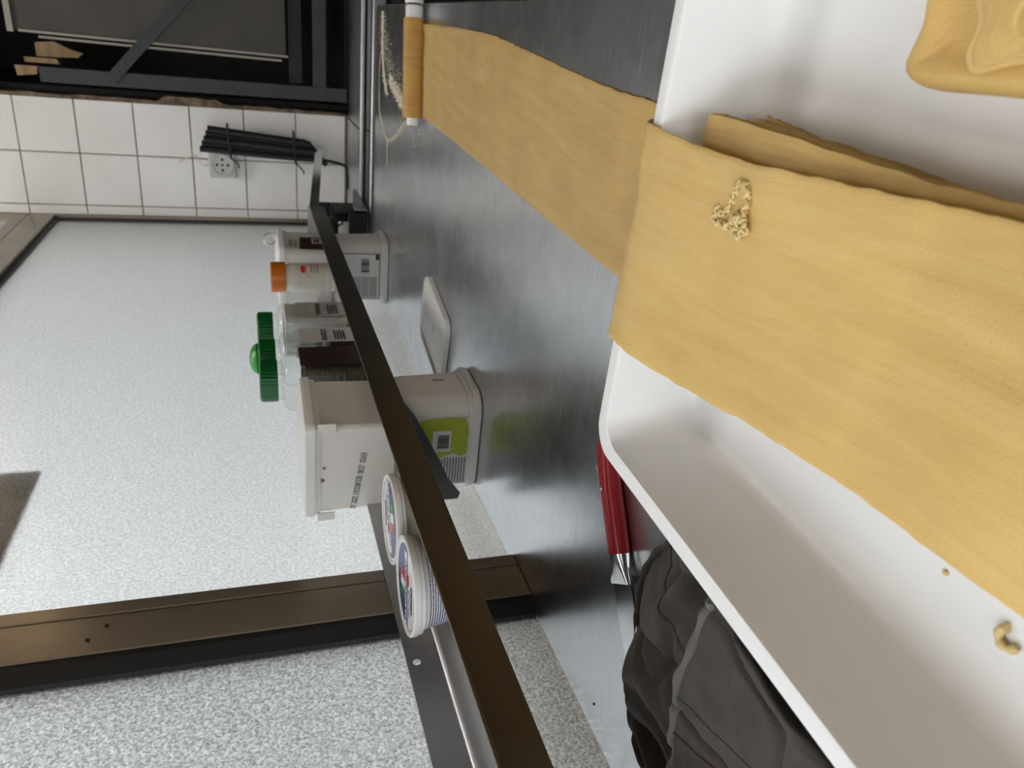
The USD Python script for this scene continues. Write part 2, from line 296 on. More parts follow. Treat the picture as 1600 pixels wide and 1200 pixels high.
def ribbon(L, R, thick, nu=24, jag=0.0006, seed=1, wave=0.0, ridge=0.0, seams=()):
    """a sheet between two edge lines (arrays n x 3), with thickness and slightly torn edges; returns mesh and st"""
    L, R = np.array(L, float), np.array(R, float); n = len(L); g = np.random.default_rng(seed)
    e = lambda: np.convolve(g.normal(0, 1, n + 8), np.ones(3) / 3, 'same')[4:-4] * jag
    ax = (R - L) / np.linalg.norm(R - L, axis=1, keepdims=True)
    L = L + ax * e()[:, None]; R = R + ax * e()[:, None]
    t = np.linspace(0, 1, nu); P = L[:, None] * (1 - t)[None, :, None] + R[:, None] * t[None, :, None]
    T = np.gradient(P, axis=0); N = np.cross(np.broadcast_to(ax[:, None], T.shape), T); N /= np.linalg.norm(N, axis=2, keepdims=True) + 1e-12
    if wave:
        P = P + N * (wave * (meshkit.fbm(P * 28 + seed, 3) - 0.5))[:, :, None]
    sl = np.r_[0, np.cumsum(np.linalg.norm(np.diff(P[:, nu // 2], axis=0), axis=1))]
    if ridge:                                                       # long shallow ripples that run along the sheet, a little askew
        Q = np.stack(np.broadcast_arrays(t[None, :] * 7 + sl[:, None] * 4.5, sl[:, None] * 4.0, 0.5 * seed), -1); P = P + N * (ridge * (meshkit.fbm(Q, 2, seed) - 0.5))[:, :, None]
    for at, h, skew in seams:                                       # faint steps across it, left by the folding
        P = P + N * (h * np.tanh((sl[:, None] - at - skew * (t[None, :] - 0.5)) / 0.0018) * np.exp(-((sl[:, None] - at) / 0.02) ** 2))[:, :, None]
    rim = np.minimum(t, 1 - t); th = thick * np.clip(0.55 + rim * 12, 0, 1)
    A = P + N * th[None, :, None] / 2; B = P - N * th[None, :, None] / 2
    s = np.r_[0, np.cumsum(np.linalg.norm(np.diff(P[:, nu // 2], axis=0), axis=1))]
    uv = np.stack(np.broadcast_arrays(t[None, :], s[:, None] / 0.14), -1)
    v = np.vstack([A.reshape(-1, 3), B.reshape(-1, 3)]); idx = np.arange(n * nu).reshape(n, nu); o = n * nu; f = []
    q = lambda a, b, c, d: f.extend(([a, b, c], [a, c, d]))
    for i in range(n - 1):
        for j in range(nu - 1):
            q(idx[i, j], idx[i, j + 1], idx[i + 1, j + 1], idx[i + 1, j]); q(o + idx[i, j], o + idx[i + 1, j], o + idx[i + 1, j + 1], o + idx[i, j + 1])
        q(idx[i, 0], idx[i + 1, 0], o + idx[i + 1, 0], o + idx[i, 0]); q(idx[i, -1], o + idx[i, -1], o + idx[i + 1, -1], idx[i + 1, -1])
    for j in range(nu - 1):
        q(idx[0, j], o + idx[0, j], o + idx[0, j + 1], idx[0, j + 1]); q(idx[-1, j], idx[-1, j + 1], o + idx[-1, j + 1], o + idx[-1, j])
    m = trimesh.Trimesh(v, f, process=False)
    if m.volume < 0: m.invert()
    return m, np.vstack([uv.reshape(-1, 2)] * 2)

# ------------------------------------------------------------------ the room
TW = 2.54                                                           # the tiled wall
struct('floor', box(-0.2, 4.6, -3.1, 5.6, -0.1, 0.0), 'floor')
struct('ceiling', box(-0.2, 4.6, -3.1, 5.6, 2.75, 2.85), 'wall')
struct('wall_right', box(4.5, 4.6, -3.0, 5.5, 0, 2.75), 'wall')
wn = Thing('wall_near', kind='structure')
for b_ in ((-0.2, 0.1, 0, 2.75), (1.4, 4.6, 0, 2.75), (0.1, 1.4, 0, 0.9), (0.1, 1.4, 2.5, 2.75)): wn.part('wall_piece', box(b_[0], b_[1], -3.1, -3.0, b_[2], b_[3]), 'wall', False)
w4 = Thing('window_4', kind='structure')                            # the large window behind the camera
for b_ in ((0.1, 1.4, 0.9, 0.94), (0.1, 1.4, 2.46, 2.5), (0.1, 0.14, 0.94, 2.46), (1.36, 1.4, 0.94, 2.46), (0.73, 0.77, 0.94, 2.46)): w4.part('frame_bar', box(b_[0], b_[1], -3.02 + 0.03, -2.96, b_[2], b_[3]), 'white', False)
struct('wall_back', box(-0.2, 4.6, 5.5, 5.6, 0, 2.75), 'wall')
wl = Thing('wall_left', kind='structure')
wl.part('wall_below_window', box(-0.2, 0.0, -3.0, TW, 0, 0.895), 'wall', False)
wl.part('wall_above_window', box(-0.2, 0.0, -3.0, TW, 2.45, 2.75), 'wall', False)
wl.part('wall_past_window', box(-0.2, 0.0, TW, 5.5, 0, 2.75), 'wall', False)
wl.part('wall_end', box(-0.2, 0.0, -3.0, -1.75, 0.895, 2.45), 'wall', False)
struct('ground', box(-12, -0.21, -14, 14, -0.15, 0.0), 'pave')

wf = Thing('wall_far', kind='structure')                            # the narrow tiled pier beside the window
wf.part('grout', box(0.002, 0.338, TW + 0.004, TW + 0.2, 0, 2.75), 'grout', False)
rough = [(0.336 + 0.004, 0.9)]
for k in range(60):
    z = 0.9 + k * 0.02; rough.append((0.343 + 0.006 * meshkit.noise(np.array([k * 0.6, 0, 0])) + (0.012 if 18 < k % 30 < 27 else 0), z))
wf.part('broken_edge', prism([(0.336, 0.9)] + rough + [(0.336, rough[-1][1])], 0.05, 'y', TW + 0.001), 'plaster', False, label='rough broken plaster edge of the tiled wall')
P0, G = 0.15, 0.0016
for row in range(8):
    z0 = 0.905 + row * P0
    for c0, c1 in ((0.0395, 0.1885), (0.1885, 0.3375)):
        o = rnd.uniform(-0.0006, 0.0006)
        wf.part('tile', box(c0 + G, c1 - G, TW - 0.002 + o, TW + 0.008, z0 + G, z0 + P0 - G, 0.0012), 'tile')
    r = 0.012                                                       # bull-nosed edge tile
    prof = [(0.0395 - G, TW + 0.008), (0.0395 - G, TW - 0.002)] + [(0.003 + r - r * math.sin(a), TW - 0.002 + r - r * math.cos(a)) for a in np.linspace(0, math.pi / 2, 7)] + [(0.003, TW + 0.03), (0.01, TW + 0.03), (0.01, TW + 0.008)]
    wf.part('edge_tile', prism(prof, P0 - 2 * G, 'z', z0 + G), 'tile')
wf.part('wall_above_tiles', box(0.002, 0.34, TW, TW + 0.1, 2.11, 2.75), 'wall', False)

# windows: two tall frosted lights in view, more of the same row behind the camera
def pane(t, y0, y1, z0, z1, m): t.part('pane', box(-0.004, 0.0, y0, y1, z0, z1), m, False)
w1 = Thing('window_1', kind='structure')
ZT, ZB = 1.74, 0.9
MX = 0.018
pane(w1, 0.72, 2.53, ZB, ZT + 0.02, 'glass_far')
w1.part('jamb', box(-0.03, 0.014, 2.522, TW - 0.003, ZB, 2.45, 0.002), 'frame')
w1.part('gasket', box(-0.01, 0.006, 2.506, 2.522, ZB, ZT), 'rubber', False)
w1.part('gasket', box(-0.01, 0.004, 0.735, 2.506, ZT - 0.012, ZT), 'rubber', False)
w1.part('transom', [box(-0.03, 0.014, 0.734, 2.522, ZT, ZT + 0.066, 0.002), box(-0.03, 0.0125, 0.734, 2.522, ZT + 0.0675, ZT + 0.1, 0.002)], 'frame')
w1.part('post', [box(-0.03, MX, 0.715, 0.734, ZB, 2.45, 0.0012), box(-0.03, MX - 0.0012, 0.66, 0.7142, ZB, 2.45, 0.0012), box(-0.03, MX - 0.006, 0.66, 0.73, ZB, 2.45)], 'frame', label='brown window post with a groove and two screw holes')
for y, z in ((0.697, 1.352), (0.679, 1.367)):
    w1.part('screw', lathe([(0, 0), (0.0022, 0), (0.0022, 0.0012), (0, 0.0014)], 12).apply_transform(trimesh.transformations.rotation_matrix(math.pi / 2, [0, 1, 0])).apply_translation((MX - 0.0012, y, z)), 'screw')
w1.part('sill_strip', box(-0.03, 0.0, 0.66, TW, ZB - 0.004, ZB - 0.0012), 'frame', False)
pane(w1, 0.72, 2.53, ZT + 0.09, 2.45, 'glass_far')
OPEN_TOP = 2.36
w2 = Thing('window_2', kind='structure')
pane(w2, 0.35, 0.65, ZB, 2.45, 'glass_near')
w2.part('gasket', hull([(x, y, z) for z in (ZB, 2.45) for x, y in ((-0.004, 0.66), (MX - 0.003, 0.66), (MX - 0.003, 0.652), (0.006, 0.638), (-0.004, 0.638))]), 'rubber', False)
w2.part('post', box(-0.03, MX, 0.3, 0.35, ZB, 2.45, 0.0012), 'frame')
w3 = Thing('window_3', kind='structure')                            # the next light stands open: daylight falls in from behind the camera's left
w3.part('post', box(-0.03, MX, -1.75, -1.7, ZB, 2.45, 0.0012), 'frame'); w3.part('transom', box(-0.03, 0.014, -1.7, 0.3, OPEN_TOP, OPEN_TOP + 0.06, 0.0012), 'frame')
w3.part('top_panel', box(-0.03, 0.0, -1.7, 0.3, OPEN_TOP + 0.06, 2.45), 'frame', False)
w3.part('sill', box(-0.06, 0.0005, -1.7, 0.3, ZB - 0.004, ZB + 0.012, 0.002), 'frame')
struct('wall_outside', box(-5.2, -5.0, -6, 8, 0, 2.6), 'pave')

# a board outside darkens the top corner of the far light
top('outdoor_board', box(-0.0075, -0.0045, 0.36, 1.062, 1.487, 2.4), plain('brown_board', (0.045, 0.035, 0.025), 0.7), 'dark board standing against the outside of the frosted window near its brown post', 'board')

# ------------------------------------------------------------------ worktop and the counter behind it
wt = Thing('worktop', 'long brushed stainless steel worktop along the frosted window under the tray', 'worktop')
WX, WY = 0.645, 1.955
wt.part('top', box(0.0005, WX, -0.8, WY, 0.862, 0.9, 0.002), 'worktop')
wt.part('body', box(0.03, WX - 0.03, -0.78, WY - 0.03, 0.12, 0.8615), 'steel', False)
wt.part('front_panel', box(WX - 0.0295, WX - 0.012, -0.77, WY - 0.04, 0.14, 0.85, 0.002), 'steel')
for x in (0.07, WX - 0.09):
    for y in (-0.7, 0.6, WY - 0.1): wt.part('leg', lathe([(0, 0), (0.025, 0), (0.025, 0.1), (0.018, 0.1), (0.018, 0.125), (0, 0.125)], 16, (x, y, 0)), 'polished')
bc = Thing('rear_counter', 'narrow steel counter with a rounded front edge against the white tiles', 'counter')
bc.part('top', [box(0.001, 0.335, 2.235, TW - 0.004, 0.87, 0.9, 0.003), box(0.335, 1.2, 2.235, 2.5, 0.87, 0.9, 0.003)], 'steel')
rim = [(0.06 + (1.2 - 0.06) * t, 2.228, 0.893) for t in np.linspace(0, 1, 12)]
bc.part('front_edge', tube(rim, 0.009, 12), 'dull')
bc.part('body', box(0.001, 1.2, 2.25, 2.5, 0.0, 0.8695), 'dark', False)
bc.part('spill_lip', box(0.06, 1.2, 2.07, 2.085, 0.86, 0.893, 0.003), 'dull')
bc.part('trough', box(0.06, 1.2, 1.99, 2.245, 0.6, 0.82), 'dark', False)
sp = [(0.135, 0.901), (0.168, 0.901), (0.20, 0.901), (0.19, 0.912), (0.1, 0.968)]
top('splash_plate', prism([(2.06, 0.901), (2.33, 0.901), (2.33, 0.905), (2.1, 0.935), (2.06, 0.935)], 0.004, 'x', 0.15), 'steel', 'small slanted steel plate standing on the rear counter beside the far white tub', 'plate')

# ------------------------------------------------------------------ shelf
sh = Thing('window_shelf', 'narrow stainless steel shelf with raised lips in front of the frosted window', 'shelf')
SZ, SX0, SX1, SY0, SY1 = 1.0275, 0.02, 0.185, -0.6, 1.95
prof = [(SX0, 1.063), (SX0, SZ + 0.005)] + [(SX0 + 0.0055 - 0.0055 * math.cos(a), SZ + 0.0042 - 0.0055 * math.sin(a)) for a in np.linspace(0.2, 1.5, 5)] + \
       [(SX1 - 0.003, SZ - 0.0014), (SX1 - 0.0015, SZ - 0.0014), (SX1 - 0.0015, SZ), (SX0 + 0.006, SZ)] + [(SX0 + 0.0055 - 0.004 * math.cos(a), SZ + 0.004 - 0.004 * math.sin(a)) for a in np.linspace(1.5, 0.1, 5)] + [(SX0 + 0.0015, 1.063)]
trough = tm(m3.Manifold.extrude(m3.CrossSection([np.array(prof)[::-1]]), 1.0)) if False else prism(prof, SY1 - SY0, 'y', SY0)
holes = [0.577, -0.1, 1.3]
try:
    mm = m3.Manifold(m3.Mesh(np.array(trough.vertices, np.float32), np.array(trough.faces, np.uint32)))
    for y in holes:
        mm = mm - m3.Manifold.cylinder(0.06, 0.0042, 0.0042, 20).rotate((0, 90, 0)).translate((SX0 - 0.03, y, 1.053))
    if mm.volume() > 0: trough = tm(mm)
except Exception: pass
sh.part('shelf_plate', trough, 'steel', 40)
sh.part('front_lip', [box(SX1 - 0.0015, SX1, SY0, SY1, SZ - 0.002, 1.0575, 0.0004), tube([(SX1 - 0.0018, SY0, 1.057), (SX1 - 0.0018, SY1, 1.057)], 0.0018, 8), box(SX1 - 0.012, SX1, SY0, SY1, SZ - 0.0035, SZ - 0.0016, 0.0004)], 'lip_steel', label='dark front lip of the shelf')
sh.part('end_plate', box(SX0 + 0.002, SX1 - 0.002, SY1 - 0.0015, SY1, SZ, 1.0625), 'steel', False)
for y in (0.862, -0.35, 1.86):
    sh.part('bracket', prism([(0.0215, 1.0252), (0.178, 1.0252), (0.170, 1.017), (0.157, 1.007), (0.134, 0.994), (0.079, 0.966), (0.056, 0.956), (0.03, 0.937), (0.0215, 0.94)], 0.003, 'y', y), 'bracket', False)
sh.part('tie_bar', hull([(x, y, z) for (cx, y, cz) in ((0.172, 1.9505, 1.047), (0.236, TW - 0.004, 0.985)) for x in (cx - 0.008, cx + 0.008) for z in (cz - 0.011, cz + 0.011)]), 'polished', label='bright flat bar tying the end of the shelf to the tiles')

# ------------------------------------------------------------------ wall socket, bundle of rods, clutter, rack
so = Thing('wall_socket', 'square grey wall socket with a round face on the white tiles', 'socket', (0.178, TW - 0.0035, 1.271))
so.part('back_box', box(-0.039, 0.039, -0.03, 0, -0.039, 0.039, 0.004), 'outlet')
face = lathe([(0, 0), (0.029, 0), (0.031, 0.002), (0.031, 0.004), (0.028, 0.004), (0.026, 0.0018), (0, 0.0018)], 40); face.apply_transform(trimesh.transformations.rotation_matrix(math.pi / 2, [1, 0, 0])); face.apply_translation((0, -0.03, 0))
so.part('face', face, 'outlet')
for a in (90, 180, 270, 0):
    h = lathe([(0, 0), (0.0042, 0), (0.0042, 0.0006), (0, 0.0006)], 12); h.apply_transform(trimesh.transformations.rotation_matrix(math.pi / 2, [1, 0, 0])); h.apply_translation((0.0155 * math.cos(math.radians(a)), -0.0318, 0.0155 * math.sin(math.radians(a))))
    so.part('pin_hole', h, 'black')
h = lathe([(0, 0), (0.0036, 0), (0.0036, 0.0006), (0, 0.0006)], 12); h.apply_transform(trimesh.transformations.rotation_matrix(math.pi / 2, [1, 0, 0])); h.apply_translation((0, -0.0318, 0)); so.part('pin_hole', h, 'black')
so.part('cable', tube(spline([(-0.01, -0.008, 0.039), (-0.004, -0.008, 0.06), (0.02, -0.006, 0.075), (0.012, -0.004, 0.1), (0.0, -0.004, 0.12)], 16), 0.0016, 6), 'label_cream')
rb = Thing('rod_bundle', 'bundle of black rods bound with cable ties hanging beside the wall socket', 'bundle')
for k in range(5):
    x0, x1 = 0.228 + 0.0145 * k, 0.208 + 0.0125 * k; zt, zb = 1.329 - 0.006 * k, 0.972 + 0.011 * k; yy = 2.47 + 0.006 * (k % 2)
    rb.part('rod', tube([(x0, yy, zt), (x0 - (x0 - x1) * 0.5, yy, (zt + zb) / 2), (x1 + 0.003, yy, zb + 0.02), (x1 - 0.003, yy + 0.004, zb + 0.004), (x1 - 0.009, yy + 0.01, zb)], 0.0088, 8), 'black')
for z, dx in ((1.245, 0.0), (1.06, -0.01)):
    ring = spline([(0.208 + dx, 2.466, z), (0.208 + dx, 2.486, z), (0.30 + dx, 2.486, z + 0.006), (0.30 + dx, 2.458, z + 0.006), (0.208 + dx, 2.458, z), (0.208 + dx, 2.466, z)], 40)
    rb.part('cable_tie', [tube(ring, 0.003, 6), tube([(0.21 + dx, 2.458, z), (0.19 + dx, 2.452, z - 0.02), (0.18 + dx, 2.45, z - 0.022)], 0.0022, 6)], 'black')
rb.part('hook', tube([(0.25, 2.478, 1.2), (0.25, TW - 0.003, 1.2)], 0.004, 8), 'black')
cb = top('black_cable', tube(spline([(0.232, 2.515, 1.25), (0.214, 2.52, 1.12), (0.206, 2.52, 1.0), (0.196, 2.52, 0.93), (0.186, 2.518, 0.906), (0.17, 2.515, 0.9045), (0.12, 2.5, 0.9045)], 40), 0.0045, 8), 'black', 'thick black cable running down the tiles behind the rods to the counter', 'cable')

bx = Thing('black_caddy', 'small open black caddy of odds and ends on the rear counter beside the window', 'caddy', (0.1, 2.12, 0.8995))
bx.part('base', box(-0.045, 0.045, -0.06, 0.06, 0.001, 0.012, 0.002), 'black')
for a in ((-0.045, -0.041, -0.06, 0.06), (0.041, 0.045, -0.06, 0.06), (-0.041, 0.041, 0.056, 0.06), (-0.041, 0.041, -0.06, -0.056)): bx.part('side', box(*a, 0.012, 0.085 if a[3] != -0.056 else 0.05, 0.001), 'black')
bx.part('lid_flap', hull([(-0.045, 0.06, 0.085), (0.045, 0.06, 0.085), (-0.045, 0.05, 0.118), (0.045, 0.05, 0.118), (-0.045, 0.064, 0.085), (0.045, 0.064, 0.118)]), 'bar')
top('steel_clip', tube(spline([(0.13, 2.11, 0.913), (0.13, 2.09, 0.96), (0.128, 2.075, 1.0), (0.11, 2.07, 1.012), (0.1, 2.08, 0.99), (0.108, 2.1, 0.96)], 30), 0.003, 8), 'polished', 'bent bright wire clip standing in the black caddy', 'clip')
top('paper_tag', box(0.07, 0.11, 2.1, 2.102, 0.913, 0.972), 'label_white', 'small white tag standing in the black caddy', 'tag')

rk = Thing('iron_rack', 'dark iron rack with a diagonal brace and a dull sheet panel beside the tiled wall', 'rack')
RY = 2.5
rk.part('upright', box(0.379, 0.418, RY, RY + 0.006, 0.905, 1.72, 0.001), 'bar')
rk.part('upright', box(1.25, 1.29, RY, RY + 0.006, 0.905, 1.72, 0.001), 'bar')
rk.part('cross_bar', box(0.418, 1.25, RY, RY + 0.006, 0.966, 1.004, 0.001), 'bar')
d = np.array([0.615 - 0.39, 1.35 - 1.555]); d /= np.linalg.norm(d); nn = np.array([-d[1], d[0]]) * 0.0145
a, b = np.array([0.395, 1.549]), np.array([0.395, 1.549]) + d * 0.8
rk.part('brace', hull([(p[0], y, p[1]) for y in (RY - 0.007, RY - 0.001) for p in (a + nn, a - nn, b + nn, b - nn)]), 'bar')
pn = rk.part('sheet_panel', hull([(0.494, RY + 0.05, 1.078), (1.2, RY + 0.05, 1.078), (1.2, RY + 0.05, 1.79), (0.503, RY + 0.05, 1.775), (0.494, RY + 0.056, 1.078), (1.2, RY + 0.056, 1.078), (1.2, RY + 0.056, 1.79), (0.503, RY + 0.056, 1.775)]), 'panel', False)
pn.part('rim', [hull([(x + dx, y, z) for x, z in ((0.4895, 1.072), (0.4985, 1.765)) for dx in (0, 0.006) for y in (RY + 0.044, RY + 0.058)]), hull([(x + dx, y, z) for x, z in ((0.477, 1.09), (0.486, 1.72)) for dx in (0, 0.006) for y in (RY + 0.05, RY + 0.064)])], 'panel_edge', False)
pn.part('top_rim', hull([(0.497, y, z) for y in (RY + 0.04, RY + 0.06) for z in (1.775, 1.79)] + [(1.2, y, z) for y in (RY + 0.04, RY + 0.06) for z in (1.785, 1.8)]), 'panel_edge', False)
rk.part('cross_bar', box(0.418, 1.25, RY + 0.09, RY + 0.096, 1.03, 1.068), 'rubber', False)
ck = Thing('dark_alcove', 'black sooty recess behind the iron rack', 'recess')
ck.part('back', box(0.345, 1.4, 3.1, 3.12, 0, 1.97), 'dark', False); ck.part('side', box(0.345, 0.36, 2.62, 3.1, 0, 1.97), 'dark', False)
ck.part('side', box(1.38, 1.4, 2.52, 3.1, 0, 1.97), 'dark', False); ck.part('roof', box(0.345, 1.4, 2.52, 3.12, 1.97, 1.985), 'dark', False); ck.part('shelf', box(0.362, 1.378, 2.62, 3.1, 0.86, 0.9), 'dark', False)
for k, (poly, y) in enumerate((([(0.472, 1.742), (0.478, 1.695), (0.462, 1.66), (0.452, 1.625), (0.44, 1.64), (0.437, 1.698), (0.436, 1.742)], 2.6), ([(0.434, 1.77), (0.434, 1.69), (0.421, 1.684), (0.421, 1.768)], 2.58), ([(0.413, 1.79), (0.413, 1.735), (0.392, 1.739), (0.386, 1.787)], 2.56))):
    lab = ('angular scrap of pale wood behind the top of the dark iron rack', 'thin strip of pale wood behind the top of the dark iron rack', 'short brown wood block at the top of the dark iron rack')[k]
    top('wood_scrap', prism(poly, 0.02, 'y', y), 'wood', lab, 'wood', smooth=False)

# ------------------------------------------------------------------ square tubs
def tub_body(w, d, h, t=0.93, r=0.018, n=7):
    """open box-like ice-cream tub, wider at the rim; z from 0 (base) to h"""
    return loft(rings([(0, w * t - 0.006, d * t - 0.006, r), (0.003, w * t, d * t, r), (h - 0.016, w - 0.002, d - 0.002, r), (h - 0.0155, w + 0.002, d + 0.002, r), (h - 0.004, w + 0.004, d + 0.004, r), (h, w + 0.004, d + 0.004, r),
                       (h, w - 0.001, d - 0.001, r), (h - 0.01, w - 0.003, d - 0.003, r), (0.004, w * t - 0.004, d * t - 0.004, r)], n))
def tub_lid(w, d, z, r=0.02, n=7, crown=0.006):
    return loft(rings([(z - 0.0085, w + 0.0065, d + 0.0065, r), (z - 0.0085, w + 0.010, d + 0.010, r), (z + 0.0005, w + 0.009, d + 0.009, r), (z + 0.003, w + 0.006, d + 0.006, r), (z + 0.0032, w - 0.002, d - 0.002, r), (z + 0.0022, w - 0.006, d - 0.006, r),
                       (z + 0.0035 + crown * 0.3, w - 0.022, d - 0.022, r * 0.9), (z + 0.0035 + crown * 0.75, w - 0.055, d - 0.05, r * 0.8), (z + 0.0035 + crown, w - 0.095, d - 0.08, 0.012)], n))
def turned(t, mesh, h):                                             # upside down
    g = mesh.copy(); g.apply_transform(trimesh.transformations.rotation_matrix(math.pi, [0, 1, 0])); g.apply_translation((0, 0, h)); return g

W, D, H = 0.142, 0.112, 0.112
# near tub on the shelf
tu = Thing('square_tub', 'white square tub with a printed date code, standing on the shelf behind the cheese tubs', 'tub', (0.0905, 0.912, SZ), -9, 'white square tubs')
tu.part('body', tub_body(W, D, H, 0.96, 0.008), 'tub')
tu.part('lid', tub_lid(W, D, H, 0.012), 'lid')
for sx in (-1, 1): tu.part('corner_tab', box(sx * (W / 2 + 0.001) - 0.007, sx * (W / 2 + 0.001) + 0.007, -D / 2 - 0.0032, -D / 2 - 0.0008, H - 0.034, H - 0.012, 0.0008), 'tub')
face_u, face_v = (1, 0, 0), (0, 0.02, 1)
code = textm('07  2021  L9210AF130   08:17   03659', 0.0078); code.apply_scale((0.094 / code.extents[0], 1, 1))
code = on(code, (-0.0665, -D / 2 * 0.965 - 0.0008, 0.0505), (1, 0, -0.13), (0.13, 0.036, 1))
tu.part('date_code', code, 'ink', False, label='black date code 07 2021 L9210AF130 08:17 03659')
tu.part('stain', [on(lathe([(0, 0), (0.003, 0), (0.0015, 0.0004), (0, 0.0004)], 7), (-0.012, -D / 2 - 0.0002, 0.094), face_u, face_v), on(lathe([(0, 0), (0.0022, 0), (0.0012, 0.0004), (0, 0.0004)], 6), (0.008, -D / 2 - 0.0002, 0.092), face_u, face_v)], 'wood', False, label='brown food specks')
# near tub upside down on the worktop
lw, ld, lh = 0.148, 0.108, 0.118
tl = Thing('square_tub', 'white square tub upside down on the worktop, green label, behind the shelf bracket', 'tub', (0.0775, 0.966, 0.9), -2, 'white square tubs')
tl.part('body', turned(None, tub_body(lw, ld, lh, 0.95, 0.026), lh + 0.003), 'tub')
tl.part('lid', turned(None, tub_lid(lw, ld, lh - 0.001, 0.028, crown=-0.003), lh + 0.003), 'lid')
fy = -ld / 2 - 0.001
def fronted(mesh, z=0.0): return on(mesh, (-lw / 2 + 0.012, fy - 0.0012, 0.016), (1, 0, 0), (0, 0.028, 1))
tl.part('label', fronted(flat(0.0, 0.108, 0.0, 0.074)), 'label_white', False)
tl.part('green_label', fronted(prism(Polygon([(0.05, 0.002), (0.09, 0.001), (0.107, 0.006), (0.109, 0.03), (0.107, 0.068), (0.1, 0.073), (0.045, 0.074), (0.046, 0.04), (0.052, 0.022), (0.047, 0.012)]), 0.0002, 'z', 0.0003)), 'label_green', False, label='torn green label')
tl.part('barcode_patch', fronted(flat(0.056, 0.089, 0.026, 0.052, 0.0006)), 'label_white', False)
tl.part('barcode', fronted(on(barcode(0.022, 0.016, 0.0, 3), (0.061, 0.029, 0.0011), (1, 0, 0), (0, 1, 0))), 'ink', False)
tl.part('small_print', fronted(on(words(0.042, 0.07, 17, 0.0, 5, 0.0012, 0.004), (0.003, 0.002, 0.0004), (1, 0, 0), (0, 1, 0))), 'ink_grey', False)
tl.part('crumb', on(flat(-0.0012, 0.0012, -0.012, 0.012, 0, 0.001), (lw / 2 - 0.0026, 0.012, 0.045), (0, 1, 0), (0, 0, 1)), 'screw', False, label='dark crack in the side')
# far tub upside down on the worktop
tf = Thing('square_tub', 'white square tub upside down near the worktop\'s far end, white barcode label', 'tub', (0.083, 1.764, 0.9), -2, 'white square tubs')
tf.part('body', turned(None, tub_body(lw, ld, lh, 0.95, 0.026), lh + 0.003), 'tub'); tf.part('lid', turned(None, tub_lid(lw, ld, lh - 0.001, 0.028, crown=-0.003), lh + 0.003), 'lid')
tf.part('label', fronted(flat(0.004, 0.112, 0.004, 0.086)), 'label_white', False)
tf.part('label_border', fronted(trimesh.util.concatenate([flat(0.004, 0.112, 0.004, 0.0052, 0.0003), flat(0.004, 0.112, 0.0848, 0.086, 0.0003), flat(0.004, 0.0052, 0.004, 0.086, 0.0003), flat(0.1108, 0.112, 0.004, 0.086, 0.0003), flat(0.098, 0.111, 0.006, 0.014, 0.0003)])), 'ink', False)
tf.part('barcode', fronted(on(barcode(0.032, 0.018, 0.0, 8, 10), (0.068, 0.028, 0.0004), (1, 0, 0), (0, 1, 0))), 'ink', False)
tf.part('small_print', fronted(trimesh.util.concatenate([on(words(0.05, 0.017, 5, 0, k, 0.0012, 0.004), (0.008, 0.01 + 0.0185 * k, 0.0004), (1, 0, 0), (0, 1, 0)) for k in range(4)])), 'ink_grey', False)
# far tub on the shelf
tg = Thing('square_tub', 'white square tub with a dark brown label at the far end of the shelf', 'tub', (0.091, 1.72, SZ), -9, 'white square tubs')
tg.part('body', tub_body(W, D, H, 0.96, 0.014), 'tub'); tg.part('lid', tub_lid(W, D, H, 0.016), 'lid')
sx = W / 2 * 0.985
sided = lambda g: on(g, (sx, -D / 2 + 0.006, 0.004), (0, 1, 0), (0.02, 0, 1))
tg.part('brown_label', sided(prism(Polygon([(0.0, 0.0), (0.062, 0.0), (0.062, 0.064), (0.0, 0.068)]), 0.0004)), 'label_brown', False, label='dark brown label with a small barcode')
tg.part('barcode', sided(trimesh.util.concatenate([flat(0.03, 0.056, 0.02, 0.04, 0.0004)])), 'label_white', False)
tg.part('barcode', sided(on(barcode(0.018, 0.013, 0, 4, 8), (0.034, 0.0235, 0.0007), (1, 0, 0), (0, 1, 0))), 'ink', False)
tg.part('small_print', sided(trimesh.util.concatenate([on(words(0.034, 0.006, 2, 0, 11 + k, 0.002, 0.006), (0.01 + 0.004 * k, 0.072 + 0.01 * k, 0.0), (1, 0, 0), (0, 1, 0)) for k in range(2)])), 'ink_grey', False)
top('metal_ring', trimesh.creation.torus(0.0125, 0.002, 32, 10).apply_transform(trimesh.transformations.rotation_matrix(math.pi / 2, [1, 0, 0])).apply_translation((0.148, 1.757, SZ + H + 0.018)), 'polished', 'bright metal ring standing on the lid of the far white tub', 'ring')
# loose lid
ll = Thing('loose_lid', 'loose white tub lid lying on the worktop between the two upturned tubs', 'lid', (0.142, 1.2, 0.9), -12)
ll.part('plate', loft(rings([(0.0, 0.118, 0.166, 0.02), (0.0012, 0.126, 0.174, 0.024), (0.009, 0.126, 0.174, 0.024), (0.0112, 0.122, 0.17, 0.022), (0.0112, 0.112, 0.16, 0.018), (0.0078, 0.108, 0.156, 0.016)], 7)), 'lid')
ll.part('centre_mark', lathe([(0, 0.0078), (0.006, 0.0078), (0.006, 0.0084), (0.0045, 0.0084), (0.0045, 0.0079), (0, 0.0079)], 20), 'lid')

